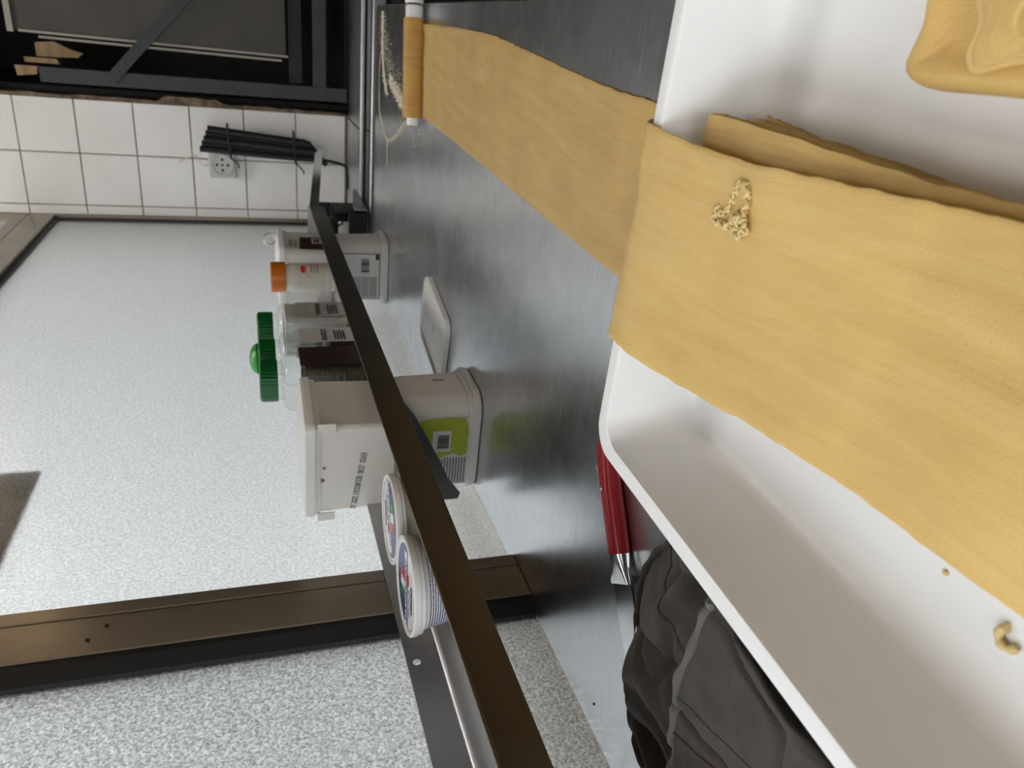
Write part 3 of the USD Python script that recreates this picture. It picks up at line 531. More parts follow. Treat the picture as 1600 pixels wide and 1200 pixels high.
# ------------------------------------------------------------------ jars with green caps
def jar(label, x, y, rz, fill, fill_h, tag, flap=False, grp=None):
    t = Thing('spice_jar', label, 'jar', (x, y, SZ), rz, 'square jars with green caps')
    s = 0.083
    out = [(0, s - 0.012, s - 0.012, 0.012), (0.002, s - 0.003, s - 0.003, 0.014), (0.008, s, s, 0.015)]
    for k in range(6): z = 0.022 + k * 0.012; out += [(z, s, s, 0.015), (z + 0.004, s - 0.0018, s - 0.0018, 0.015), (z + 0.008, s, s, 0.015)]
    out += [(0.104, s, s, 0.015), (0.119, s - 0.001, s - 0.001, 0.016), (0.126, s - 0.008, s - 0.008, 0.02), (0.13, 0.064, 0.064, 0.0319), (0.139, 0.06, 0.06, 0.0299)]
    t.part('body', loft(rings(out, 6), True, True), 'clear', 40)
    e = 0.004
    t.part('contents', loft(rings([(0.002, s - 0.014, s - 0.014, 0.012), (0.006, s - e, s - e, 0.013), (fill_h - 0.003, s - e, s - e, 0.013), (fill_h, s - 0.012, s - 0.012, 0.013)], 6)), fill, 40)
    if tag: tag(t, s)
    r, ang = 0.0335, np.linspace(0, 2 * np.pi, 145)[:-1]
    rad = r + 0.0004 * np.sign(np.sin(ang * 36))
    cp = loft([np.c_[q * np.cos(ang), q * np.sin(ang), np.full(144, z)] for q, z in ((rad, 0.137), (rad, 0.161), (rad * 0 + r - 0.001, 0.1635), (rad * 0 + r - 0.004, 0.1652))])
    t.part('cap', cp, 'cap', 40)
    if flap:
        t.part('cap_flap', loft([np.c_[q * np.cos(ang), q * np.sin(ang), np.full(144, z)] for q, z in ((0.0255, 0.1653), (0.0265, 0.168), (0.022, 0.174), (0.012, 0.1785), (0.004, 0.1795))]), 'flip', 40)
    return t
def tag_herb(txt, m, w0=0.055, x0=-0.0415, seed=0):
    def f(t, s):
        sd = lambda g: on(g, (x0, -s / 2 - 0.0004, 0.006), (1, 0, 0), (0, 0, 1))
        t.part('label', sd(flat(0.004, w0, 0, 0.092)), m, False)
        t.part('label_text', sd(on(textm(txt, 0.0095, 0, 0.0003, True), (0.007, 0.046, 0.0004), (1, 0, 0), (0, 1, 0))), 'ink', False)
        t.part('small_print', sd(trimesh.util.concatenate([on(words(0.03, 0.012, 3, 0, seed, 0.002, 0.006), (0.009, 0.024, 0.0004), (1, 0, 0), (0, 1, 0)), on(barcode(0.02, 0.01, 0, seed + 1, 7), (0.012, 0.008, 0.0004), (1, 0, 0), (0, 1, 0))])), 'ink_grey', False)
        t.part('emblem', sd(on(trimesh.creation.torus(0.009, 0.0009, 24, 4).apply_scale((1, 1, 0.15)), (0.022, 0.076, 0.0005), (1, 0, 0), (0, 1, 0))), 'ink_grey', False)
        sr = lambda g: on(g, (s / 2 + 0.0004, -0.03, 0.006), (0, 1, 0), (0, 0, 1))
        t.part('side_label', sr(flat(0.0, 0.06, 0, 0.09)), m, False)
        t.part('side_text', sr(trimesh.util.concatenate([on(textm(txt, 0.0085, 0, 0.0003, True), (0.006, 0.046, 0.0004), (1, 0, 0), (0, 1, 0)), on(words(0.04, 0.02, 4, 0, seed + 5, 0.002, 0.006), (0.008, 0.014, 0.0004), (1, 0, 0), (0, 1, 0))])), 'ink', False)
    return f
def tag_dark(t, s):
    sr = lambda g: on(g, (s / 2 + 0.0004, -0.034, 0.003), (0, 1, 0), (0, 0, 1))
    t.part('side_label', sr(flat(0.0, 0.068, 0, 0.1)), 'label_brown', False, label='back of the dark label')
jar('square clear jar of dark herb with a plain green cap, nearest of three jars', 0.0675, 1.177, -3, 'pepper', 0.098, tag_dark)
jar('square clear jar with a bright green flap on its cap, middle of the three jars', 0.0665, 1.272, -2, 'pepper', 0.05, tag_herb('BASILIC', 'label_white', seed=20), True)
jar('square clear jar of white powder with a green cap, farthest of the three jars', 0.0685, 1.402, -6, 'powder', 0.118, tag_herb('ORIGAN', 'label_grey', 0.03, seed=30))

oj = Thing('spice_bottle', 'round milky spice bottle with an orange cap and a red printed label', 'bottle', (0.136, 1.515, SZ))
oj.part('body', lathe([(0, 0), (0.026, 0), (0.0285, 0.003), (0.0285, 0.018), (0.027, 0.02), (0.0285, 0.023), (0.0285, 0.03), (0.0275, 0.032), (0.0275, 0.088), (0.0285, 0.09), (0.0285, 0.097), (0.026, 0.103), (0.024, 0.108), (0.024, 0.112), (0, 0.112)], 40), 'jar_white')
oj.part('cap', lathe([(0, 0.108), (0.029, 0.108), (0.0298, 0.11), (0.0298, 0.132), (0.028, 0.1355), (0, 0.136)], 40), 'orange')
def wrap(mesh, R, z, a0):
    """bends a flat mesh round a cylinder about z: x runs along the arc from angle a0"""
    g = mesh.subdivide() if len(mesh.faces) < 400 else mesh.copy(); v = g.vertices; a = a0 + v[:, 0] / R; q = R + v[:, 2]
    g.vertices = np.c_[q * np.cos(a), q * np.sin(a), z + v[:, 1]]; return g
fineflat = lambda w, h, z, nx: trimesh.util.concatenate([flat(w * i / nx, w * (i + 1) / nx, 0, h, z) for i in range(nx)])
A0 = math.radians(-150)
oj.part('label', wrap(fineflat(0.12, 0.052, 0, 40), 0.0276, 0.034, A0), 'label_cream', 40)
oj.part('logo', wrap(trimesh.util.concatenate([prism(Polygon([(0.054 + 0.009 * math.cos(t), 0.041 + 0.0052 * math.sin(t)) for t in np.linspace(0, 6.28, 20)[:-1]]), 0.0002, 'z', 0.0005)]), 0.0276, 0.034, A0), 'red', False, label='red oval logo')
arcs = []
for rr_, e in ((0.022, 0.0006), (0.0185, 0.0005)):
    th = np.linspace(0.3, 2.6, 24); p = [(0.054 + rr_ * math.cos(t), 0.018 + rr_ * 0.95 * math.sin(t)) for t in th]; q = [(0.054 + (rr_ - e * 2) * math.cos(t), 0.018 + (rr_ - e * 2) * 0.95 * math.sin(t)) for t in th[::-1]]
    arcs.append(prism(Polygon(p + q), 0.0002, 'z', 0.0004))
oj.part('printed_arcs', wrap(trimesh.util.concatenate(arcs), 0.0276, 0.034, A0), 'pale_red', False)
oj.part('small_print', wrap(trimesh.util.concatenate([on(words(0.022, 0.004, 1, 0, k, 0.003, 0.008), (0.046, 0.024 - k * 0.006, 0.0005), (1, 0, 0), (0, 1, 0)) for k in range(3)]), 0.0276, 0.034, A0), 'ink_grey', False)

# ------------------------------------------------------------------ mascarpone tubs
def cheese(label, x, y, rz):
    R, z = 0.0475, 0.0425
    t = Thing('cheese_tub', label, 'tub', (x, y, SZ), rz, 'mascarpone tubs on the shelf')
    t.part('body', lathe([(0, 0.0), (0.036, 0.0), (0.0375, 0.0015), (0.0425, z - 0.011), (0.043, z - 0.01), (0.043, z - 0.004), (0, z - 0.004)], 64), 'tub')
    ld = t.part('lid', lathe([(0.0432, z - 0.0105), (0.0458, z - 0.0108), (0.0462, z - 0.0075), (0.0468, z - 0.007), (0.0475, z - 0.004), (0.0475, z - 0.0012), (0.0465, z), (0.0450, z + 0.0001), (0.0437, z - 0.0016), (0, z - 0.0016)], 72), 'lid')
    rr_ = 0.0433; zb = z - 0.00155
    seg = lambda y0, y1, r=rr_: Polygon([(r * math.cos(a), r * math.sin(a)) for a in np.linspace(0, 2 * math.pi, 73)[:-1]]).intersection(Polygon([(-1, y0), (1, y0), (1, y1), (-1, y1)]))
    ld.part('printed_disc', prism(seg(-1, 1), 0.0002, 'z', zb), 'lid_print', False)
    ld.part('blue_field', prism(seg(-0.0075, 1, 0.0405), 0.0002, 'z', zb + 0.0002), 'blue', False)
    fl = zb + 0.0004
    for k, mname in enumerate(('flag_green', 'lid_print', 'red')):
        ld.part('flag_stripe', flat(-0.017 + 0.0095 * k, -0.0075 + 0.0095 * k, 0.0058, 0.024, fl, 0.0002), mname, False)
    ld.part('lettering', on(textm('MASCARPONE', 0.0076, 0, 0.0002, True, True), (-0.0035, -0.0042, fl + 0.00002), (1, 0, 0), (0, 1, 0)).apply_transform(np.diag([1.0, 1, 1, 1])), 'lid_print', False, label='white lettering MASCARPONE')
    sp_ = Polygon([((0.0068 if k % 2 else 0.0032) * math.cos(k * math.pi / 9) + 0.011, (0.0068 if k % 2 else 0.0032) * math.sin(k * math.pi / 9) - 0.0105) for k in range(18)])
    ld.part('red_mark', prism(sp_, 0.0002, 'z', fl + 0.0001), 'red', False, label='red star-shaped leaf mark')
    ld.part('script_line', tube(spline([(-0.024, -0.017, fl), (-0.018, -0.0135, fl), (-0.014, -0.0185, fl), (-0.008, -0.0135, fl), (-0.003, -0.018, fl), (0.001, -0.014, fl), (0.004, -0.0175, fl)], 40), 0.0004, 5), 'ink_blue', False)
    ld.part('barcode', on(barcode(0.028, 0.0045, 0, 21, 20), (-0.016, -0.0285, fl), (1, 0, 0), (0, 1, 0)), 'ink', False)
    ld.part('white_patch', flat(0.0275, 0.0355, -0.006, 0.004, fl + 0.0001, 0.0002), 'lid_print', False)
    ld.part('edge_print', [on(flat(-0.0009, 0.0009, -0.0005, 0.0005, 0, 0.0002), (0.0418 * math.cos(a), 0.0418 * math.sin(a), zb + 0.0002), (-math.sin(a), math.cos(a), 0), (-math.cos(a), -math.sin(a), 0)) for a in np.linspace(-2.9, -0.2, 48) if rnd.random() < 0.75], 'ink_grey', False)
    pr = words(0.15, 0.0235, 10, 0, 33, 0.0011, 0.0044, 0.42); v = pr.vertices; hh = v[:, 1]; R0 = 0.0378 + (0.0425 - 0.0378) * hh / (z - 0.0125)
    a = -2.9 + v[:, 0] / 0.04; q = R0 + 0.0002 + v[:, 2]; pr.vertices = np.c_[q * np.cos(a), q * np.sin(a), 0.004 + hh]
    t.part('small_print', pr, 'ink_blue', False)
    return t
cheese('mascarpone tub nearest the camera on the shelf, blue half away from the camera', 0.1255, 0.5715, 11)
cheese('farther mascarpone tub on the shelf beside the square tub, blue half towards the camera', 0.1365, 0.666, 205)

# ------------------------------------------------------------------ the white dough tray
TR = -2.8; ta = math.radians(TR)
tx = Thing('dough_tray', 'large shallow white plastic dough tray on the worktop holding pasta sheets', 'tray', (0.347, 0.437, 0.9), TR)
TWD, TLN, TH = 0.40, 0.60, 0.0655                                   # local: corner at (0, 0), x to the right, y towards the camera is negative
def tring(z, inset, r): 
    q = rr(TWD - 2 * inset, TLN - 2 * inset, r, 10); return np.c_[q[:, 0] + TWD / 2, q[:, 1] - TLN / 2, np.full(len(q), z)]
tray = loft([tring(0, 0.024, 0.03), tring(0.001, 0.022, 0.032), tring(0.004, 0.0195, 0.034), tring(0.05, 0.009, 0.03), tring(0.0505, 0.0005, 0.022), tring(0.052, 0.0, 0.022), tring(TH - 0.002, 0.0, 0.022), tring(TH - 0.0006, 0.0006, 0.022), tring(TH, 0.002, 0.021),
             tring(TH, 0.0105, 0.02), tring(TH - 0.0006, 0.0118, 0.02), tring(TH - 0.002, 0.0125, 0.02), tring(0.02, 0.022, 0.026), tring(0.012, 0.0245, 0.027), tring(0.008, 0.0285, 0.026), tring(0.0062, 0.034, 0.022), tring(0.0058, 0.04, 0.02)])
tx.part('shell', tray, 'tray', 35)
for k, (sx_, sy_) in enumerate(((0.16, -0.1), (0.34, -0.35), (0.22, -0.45))): pass
FL = 0.906                                                          # the tray's inner floor

# ------------------------------------------------------------------ the long pasta sheet, from the pin over the worktop and the tray's rim
def edges(rows, n):
    r = np.array(rows, float); return spline(r[:, :3], n), spline(r[:, 3:], n)
rows = [(0.4665, 1.392, 0.9035, 0.613, 1.409, 0.9035), (0.459, 1.2, 0.902, 0.611, 1.2, 0.902), (0.4505, 1.0, 0.902, 0.606, 1.0, 0.902), (0.443, 0.855, 0.902, 0.594, 0.855, 0.902),
        (0.4365, 0.70, 0.902, 0.58, 0.70, 0.902), (0.433, 0.60, 0.9022, 0.573, 0.595, 0.9022), (0.432, 0.535, 0.904, 0.571, 0.53, 0.904), (0.431, 0.487, 0.918, 0.57, 0.48, 0.918), (0.4305, 0.458, 0.944, 0.569, 0.45, 0.944), (0.43, 0.4415, 0.9625, 0.568, 0.4335, 0.9625),
        (0.4295, 0.4335, 0.9672, 0.5675, 0.426, 0.9672), (0.429, 0.42, 0.967, 0.566, 0.412, 0.967), (0.4285, 0.38, 0.9615, 0.562, 0.375, 0.963), (0.431, 0.33, 0.9545, 0.5605, 0.33, 0.9575), (0.436, 0.28, 0.951, 0.562, 0.28, 0.9545), (0.441, 0.2, 0.949, 0.565, 0.2, 0.951), (0.443, 0.1, 0.949, 0.567, 0.1, 0.95), (0.444, -0.02, 0.949, 0.568, -0.02, 0.949)]
L, R = edges(rows, 420)
mesh, uv = ribbon(L, R, 0.0022, 44, 0.0005, 3, wave=0.001, ridge=0.0042, seams=((0.565, 0.0003, 0.01), (1.195, 0.00035, 0.02)))
ps = Thing('pasta_sheet', 'long golden pasta sheet running from the white rolling pin over the tray rim', 'pasta sheet')
ps.part('sheet', mesh, 'dough', True, uv=uv)
# the end of it wound on the pin
ax0, ax1 = np.array([0.462, 1.397, 0.9185]), np.array([0.619, 1.414, 0.9185])
th = np.linspace(0, 2 * np.pi * 2.6, 150); rad = 0.0172 - 0.0012 * th / th[-1]
axis = (ax1 - ax0) / np.linalg.norm(ax1 - ax0); side = np.cross([0, 0, 1], axis)
cir = np.cos(th)[:, None] * np.array([0, 0, -1.0]) + np.sin(th)[:, None] * side
L2, R2 = ax0 + cir * rad[:, None], ax1 + cir * rad[:, None]
mesh, uv = ribbon(L2, R2, 0.0012, 14, 0.0006, 5)
ps.part('wound_end', mesh, 'dough_roll', True, uv=uv, label='darker rolled end of the sheet wound on the pin')
rp = Thing('rolling_pin', 'white plastic rolling pin lying across the far end of the worktop', 'rolling pin')
def along(prof):
    g = lathe(prof, 32); T = np.eye(4); T[:3, 2] = axis; T[:3, 0] = side; T[:3, 1] = np.cross(axis, side); T[:3, 3] = ax0; g.apply_transform(T); return g
rp.part('barrel', along([(0, 0.0), (0.0145, 0.0), (0.0145, 0.1765), (0.0135, 0.178), (0, 0.178)]), 'white')
rp.part('end_stub', along([(0, -0.013), (0.009, -0.013), (0.0098, -0.012), (0.0098, -0.0005), (0, -0.0005)]), 'white')
rp.part('end_knob', along([(0, 0.181), (0.0152, 0.181), (0.016, 0.183), (0.016, 0.215), (0.0145, 0.218), (0, 0.218)]), 'white')
rp.part('neck', along([(0, 0.1778), (0.011, 0.1778), (0.011, 0.1812), (0, 0.1812)]), 'screw')

# ------------------------------------------------------------------ folded sheets lying in the tray
fs = Thing('folded_pasta', 'stack of folded golden pasta sheets in the tray under the long sheet', 'pasta stack')
def fold_layer(k, z, yf, xl, xr, gap, seed, wav):
    """one sheet doubled over at its far end"""
    ys = np.r_[np.linspace(-0.03, yf - gap, 60), yf - gap + gap * np.sin(np.linspace(0, np.pi, 12)[1:-1]), np.linspace(yf - gap, -0.03, 60)]
    zs = np.r_[np.full(60, z), z + gap * (1 - np.cos(np.linspace(0, np.pi, 12)[1:-1])), np.full(60, z + 2 * gap)]
    zs = zs + 0.0015 * np.sin(ys * 30 + k)
    g = np.random.default_rng(seed); w = wav * np.array([meshkit.fbm(np.array([y * 16 + seed, seed, i > 66]), 3) - 0.5 for i, y in enumerate(ys)])
    lift = 3.2 * wav * np.array([max(0.0, meshkit.noise(np.array([y * 22 + seed * 3, 0.5, i > 66])) - 0.45) for i, y in enumerate(ys)])
    x_r = xr - 0.017 * np.clip((0.39 - ys) / 0.2, 0, 1.4) + w
    L = np.c_[np.full(len(ys), xl) + 0.3 * w, ys + 0.004, zs]; R = np.c_[x_r, ys, zs + lift]
    return ribbon(L, R, 0.002, 16, 0.0006, seed)
for k in range(3):
    m_, uv = fold_layer(k, FL + 0.0025 + 0.0088 * k, 0.386 - 0.003 * k, 0.436, (0.578, 0.5775, 0.577)[k], 0.0022, 11 + k, (0.008, 0.005, 0.003)[k])
    fs.part('folded_sheet', m_, 'dough_dark', True, uv=uv)
# top layer: rises to its fold at the far end
ys = np.r_[np.linspace(-0.03, 0.385, 70), 0.385 + 0.0055 * np.sin(np.linspace(0, np.pi, 12)[1:-1]), np.linspace(0.385, -0.03, 70)]
zb_ = 0.935 + 0.006 * np.clip((ys - 0.26) / 0.12, 0, 1); zs = np.r_[np.zeros(70), 0.0055 * (1 - np.cos(np.linspace(0, np.pi, 12)[1:-1])), np.full(70, 0.011)]
zs = zb_ + zs * np.clip(0.25 + (ys - 0.1) / 0.3, 0.25, 1)
L = np.c_[np.full(len(ys), 0.436), ys + 0.004, zs]; R = np.c_[0.5775 - 0.008 * np.clip((0.36 - ys) / 0.12, 0, 1.0), ys, zs]
m_, uv = ribbon(L, R, 0.002, 18, 0.0006, 21); fs.part('folded_sheet', m_, 'dough_dark', True, uv=uv)

# the other heap of folded dough, cut by the picture's corner
fp = Thing('folded_dough', 'thick folded slab of pasta dough in the corner of the tray', 'dough')
from scipy.interpolate import CubicSpline
def heap(outline, z0, prof, seed, amp):
    """a soft slab: an outline swept inwards and upwards by (inset, height) steps"""
    p = np.array(outline + outline[:1], float); q = np.r_[0, np.cumsum(np.linalg.norm(np.diff(p, axis=0), axis=1))]
    p = CubicSpline(q, p, bc_type='periodic')(np.linspace(0, q[-1], 161)[:-1])
    rg = []
    for i, z in prof:
        g = Polygon(p).buffer(-i - 1e-5, join_style=1).exterior; c = np.array([g.interpolate(t, normalized=True).coords[0] for t in np.linspace(0, 1, 161)[:-1]])
        if not g.is_ccw: c = c[::-1]
        k = np.argmin(np.linalg.norm(c - p[0], axis=1)); rg.append(np.c_[np.roll(c, -k, axis=0), np.full(160, z0 + z)])
    m_ = loft(rg); 
    if m_.volume < 0: m_.invert()
    m_ = m_.subdivide(); v = m_.vertices; up = np.clip((v[:, 2] - z0) / 0.01, 0, 1)
    v[:, 2] += amp * up * (meshkit.fbm(v * 45 + seed, 3) - 0.5) * 2; m_.vertices = v
    return m_, np.c_[v[:, 0] / 0.14, v[:, 1] / 0.14]
out = [(0.7, 0.05), (0.702, 0.15), (0.7, 0.25), (0.69, 0.282), (0.66, 0.287), (0.634, 0.2875), (0.622, 0.287), (0.6125, 0.2905), (0.606, 0.288), (0.602, 0.279), (0.6015, 0.262), (0.602, 0.228), (0.604, 0.12), (0.6045, 0.06), (0.606, 0.01), (0.63, 0.0), (0.675, 0.002), (0.695, 0.012)]
m_, uv = heap(out, FL, [(0.004, 0.0), (0.0008, 0.003), (0.0, 0.008), (0.0004, 0.0125), (0.002, 0.0168), (0.005, 0.0188), (0.009, 0.0182), (0.014, 0.0155), (0.02, 0.0135), (0.028, 0.0135), (0.04, 0.016)], 4, 0.0022)
fp.part('lower_fold', m_, 'dough', True, uv=uv)
edge = spline([(0.624, 0.01, 0.9225), (0.6225, 0.15, 0.9235), (0.6175, 0.215, 0.9245), (0.614, 0.2365, 0.925), (0.6105, 0.2475, 0.926), (0.6165, 0.2515, 0.927), (0.625, 0.2495, 0.9275), (0.638, 0.256, 0.9275), (0.655, 0.263, 0.927), (0.694, 0.265, 0.927)], 140)
cen = np.c_[np.linspace(0.655, 0.69, 140), np.linspace(0.012, 0.19, 140), np.full(140, 0.934)]
mid = 0.82 * edge + 0.18 * cen; mid[:, 2] = edge[:, 2] + 0.0028
m1, uv1 = ribbon(edge, mid, 0.0034, 10, 0.0004, 8, wave=0.001)
m2, uv2 = ribbon(mid, cen, 0.003, 16, 0.0001, 9, wave=0.004)
fp.part('upper_fold', trimesh.util.concatenate([m1, m2, tube(edge, 0.0021, 8)]), 'dough', True, uv=np.vstack([uv1, uv2, np.full((140 * 8, 2), 0.5)]))

# crumbs on the sheet and on the tray floor
def curl(path, r, amp, turns, seed):
    p = spline(path, 26 * len(path)); t = np.linspace(0, turns * 2 * np.pi, len(p)); g = np.random.default_rng(seed)
    p[:, 0] += amp * np.cos(t) + g.normal(0, 0.0002, len(p)); p[:, 1] += amp * np.sin(t * 1.3) + g.normal(0, 0.0002, len(p)); p[:, 2] += amp * 0.7 * (1 + np.sin(t))
    return tube(p, r * (1 + 0.35 * np.sin(t * 2.1)), 6)
zc = 0.9588
c1 = curl([(0.532, 0.346, zc), (0.538, 0.3395, zc), (0.5445, 0.3375, zc), (0.5495, 0.336, zc), (0.5505, 0.332, zc), (0.5475, 0.3275, zc), (0.542, 0.326, zc), (0.536, 0.3265, zc), (0.533, 0.3285, zc)], 0.00085, 0.0013, 27, 2)
c2 = curl([(0.534, 0.3475, zc), (0.5295, 0.351, zc), (0.5275, 0.3465, zc), (0.5275, 0.339, zc), (0.5275, 0.333, zc), (0.5255, 0.327, zc), (0.529, 0.323, zc), (0.5335, 0.3265, zc), (0.5315, 0.3335, zc), (0.5345, 0.3305, zc), (0.529, 0.329, zc)], 0.0009, 0.0017, 28, 3)
top('dough_crumbs', [c1, c2], 'crumb', 'curly chain of pale dough shavings lying on the pasta sheet', 'dough crumbs', smooth=60)
def nugget(x, y, z, s, seed):
    g = trimesh.creation.icosphere(2, s); g.vertices *= 1 + 0.5 * (meshkit.fbm(g.vertices / s * 1.3 + seed, 2)[:, None] - 0.5); g.apply_scale((1, 1, 0.6)); g.apply_translation((x, y, z + s * 0.5)); return g
top('dough_crumb', nugget(0.4075, 0.1985, FL - 0.0008, 0.0016, 3), 'crumb', 'tiny dough crumb on the tray floor beside the sheet', 'crumb', smooth=60)
th = np.linspace(0.4, 4.6, 12)
top('dough_curl', tube(np.c_[0.4025 + 0.0042 * np.cos(th), 0.1625 + 0.0042 * np.sin(th), np.full(12, FL + 0.0018)], 0.0019 * (1 + 0.2 * np.sin(th * 5)), 8), 'crumb', 'hooked bit of dough on the tray floor at the edge of the picture', 'crumb', smooth=60)

# flour spilt round the far end of the pin
def flour_line(path, sd, n, big):
    p = spline(path, n) + rng.normal(0, sd, (n, 3)); out_ = []
    for x, y, _ in p:
        q = 0.0004 + big * rng.random() ** 2
        if y < WY - 0.008 and x < WX - 0.008: out_.append(trimesh.creation.icosphere(0, q).apply_scale((1.3, 1.3, 0.5)).apply_translation((x, y, 0.9003)))
    return trimesh.util.concatenate(out_)
fl = [flour_line([(0.63, 1.87, 0.9), (0.585, 1.872, 0.9), (0.545, 1.86, 0.9), (0.5, 1.835, 0.9), (0.47, 1.79, 0.9)], 0.006, 800, 0.0022), flour_line([(0.56, 1.87, 0.9), (0.5, 1.905, 0.9), (0.44, 1.9, 0.9), (0.39, 1.83, 0.9), (0.372, 1.76, 0.9)], 0.0028, 420, 0.0013),
      flour_line([(0.5, 1.76, 0.9), (0.487, 1.7, 0.9), (0.472, 1.63, 0.9), (0.46, 1.56, 0.9), (0.452, 1.5, 0.9)], 0.0065, 900, 0.0024), flour_line([(0.455, 1.5, 0.9), (0.42, 1.6, 0.9), (0.385, 1.7, 0.9), (0.365, 1.77, 0.9), (0.32, 1.76, 0.9)], 0.003, 420, 0.0014)]
for k in range(1500):
    t = rng.random(); c = np.array([0.62 - 0.16 * t, 1.88 - 0.36 * t * t]); q = c + rng.normal(0, (0.02, 0.03)); s = 0.0004 + 0.0009 * rng.random() ** 2
    if q[1] < WY - 0.01 and q[0] < WX - 0.01: fl.append(trimesh.creation.icosphere(0, s).apply_scale((1, 1, 0.4)).apply_translation((q[0], q[1], 0.9004)))
for k in range(900):
    t = rng.random(); q = np.array([0.505 - 0.05 * t, 1.77 - 0.27 * t]) + rng.normal(0, (0.007, 0.012)); s = 0.0004 + 0.0012 * rng.random() ** 2; fl.append(trimesh.creation.icosphere(0, s).apply_scale((1, 1, 0.5)).apply_translation((q[0], q[1], 0.9004)))
for k in range(160):
    q = np.array([0.43, 1.42]) + rng.normal(0, (0.03, 0.06)); s = 0.0004 + 0.0006 * rng.random(); fl.append(trimesh.creation.icosphere(0, s).apply_scale((1, 1, 0.4)).apply_translation((q[0], q[1], 0.9002)))
top('spilt_flour', fl, 'flour', 'traces of pale flour spilt on the worktop behind the rolling pin', 'flour', kind='stuff', smooth=False)

# ------------------------------------------------------------------ knife
kd = np.array([-0.804, -0.595, 0]); kn = np.array([-0.595, 0.804, 0])
kf = Thing('kitchen_knife', 'red handled kitchen knife lying on the worktop between the tray and the window', 'knife', (0.2155, 0.471, 0.9))
KT = np.eye(4); KT[:3, 0], KT[:3, 1] = kd, kn; KT[:3, 2] = (0, 0, 1)  # x to the tip, y to the edge
kx = lambda g: g.apply_transform(KT) if np.linalg.det(KT[:3, :3]) > 0 else (g.apply_transform(KT), g.invert())[0]
blade = [(0.012, -0.012), (0.016, 0.0215), (0.05, 0.0205), (0.1, 0.0165), (0.15, 0.009), (0.178, -0.002), (0.188, -0.0105), (0.15, -0.0115), (0.05, -0.0125)]
bl = []
bp = np.array(blade); n_ = len(bp)
bl = hull([(x, y, z) for x, y in blade for z in ((0.0052, 0.0064) if y > -0.0095 else (0.0046, 0.007))]) if False else prism(Polygon(blade).buffer(0.0003), 0.0018, 'z', 0.0045)
kf.part('blade', kx(bl), 'blade', False)
bol = trimesh.util.concatenate([loft([np.c_[np.full(16, x), rr(w, h, min(w, h) * 0.42, 3)[:, 0] + o, rr(w, h, min(w, h) * 0.42, 3)[:, 1] + 0.0078] for x, w, h, o in ((-0.001, 0.0205, 0.0155, -0.002), (0.008, 0.018, 0.0125, -0.002), (0.015, 0.022, 0.0085, 0.0), (0.021, 0.031, 0.0058, 0.004), (0.0255, 0.033, 0.0034, 0.0045))])])
kf.part('bolster', kx(bol), 'blade', 50)
hd = loft([np.c_[np.full(24, x), rr(w, h, min(w, h) * 0.45, 5)[:, 0] + o, rr(w, h, min(w, h) * 0.45, 5)[:, 1] + 0.0082] for x, w, h, o in ((-0.098, 0.012, 0.01, -0.007), (-0.095, 0.022, 0.0155, -0.006), (-0.08, 0.0245, 0.016, -0.004), (-0.055, 0.0225, 0.0165, -0.0015), (-0.025, 0.0225, 0.0165, -0.002), (0.0, 0.0212, 0.0158, -0.002))])
kf.part('handle', kx(hd), 'knife_red', 50)
kf.part('tang_strip', kx(box(-0.078, -0.046, 0.0066, 0.0105, 0.0055, 0.0153, 0.0012)), 'blade', label='bare steel tang showing in the red handle')
kf.part('rivet', kx(lathe([(0, 0.0155), (0.0035, 0.0155), (0.003, 0.0168), (0, 0.0169)], 16, (-0.056, 0.003, 0))), 'blade')
kf.part('rivet', kx(lathe([(0, 0.0155), (0.0035, 0.0155), (0.003, 0.0168), (0, 0.0169)], 16, (-0.02, -0.002, 0))), 'knife_red')

top('pepper_speck', nugget(0.031, 0.479, 0.8996, 0.0013, 5), 'screw', 'single dark speck on the bright worktop below the shelf', 'speck', smooth=60)

# ------------------------------------------------------------------ linen towel heaped beside the tray
tw = Thing('tea_towel', 'crumpled grey brown linen towel with thin red stripes heaped beside the tray', 'towel')
def cloth(corners, hfun, n=90, m=90, thick=0.0016, seed=0):
    a, b, c, d = [np.array(q, float) for q in corners]; u = np.linspace(0, 1, n)[:, None]; v = np.linspace(0, 1, m)[None, :]
    P = (a[None, None] * ((1 - u) * (1 - v))[..., None] + b[None, None] * (u * (1 - v))[..., None] + c[None, None] * (u * v)[..., None] + d[None, None] * ((1 - u) * v)[..., None])
    P = hfun(P, np.broadcast_to(u, (n, m)), np.broadcast_to(v, (n, m)))
    T1, T2 = np.gradient(P, axis=0), np.gradient(P, axis=1); N = np.cross(T1, T2); N /= np.linalg.norm(N, axis=2, keepdims=True) + 1e-12
    if N[..., 2].mean() < 0: N = -N
    A, B = P + N * thick / 2, P - N * thick / 2; i = np.arange(n * m).reshape(n, m); o = n * m; f = []
    q4 = lambda w, x, y, z: f.extend((np.c_[w.ravel(), x.ravel(), y.ravel()], np.c_[w.ravel(), y.ravel(), z.ravel()]))
    q4(i[:-1, :-1], i[1:, :-1], i[1:, 1:], i[:-1, 1:]); q4(o + i[:-1, :-1], o + i[:-1, 1:], o + i[1:, 1:], o + i[1:, :-1])
    for line in (i[0], i[-1], i[:, 0], i[:, -1]): q4(line[:-1], line[1:], o + line[1:], o + line[:-1])
    g = trimesh.Trimesh(np.vstack([A.reshape(-1, 3), B.reshape(-1, 3)]), np.vstack(f), process=False); trimesh.repair.fix_normals(g)
    return g, P
sm = lambda t: np.clip(t, 0, 1) ** 2 * (3 - 2 * np.clip(t, 0, 1))
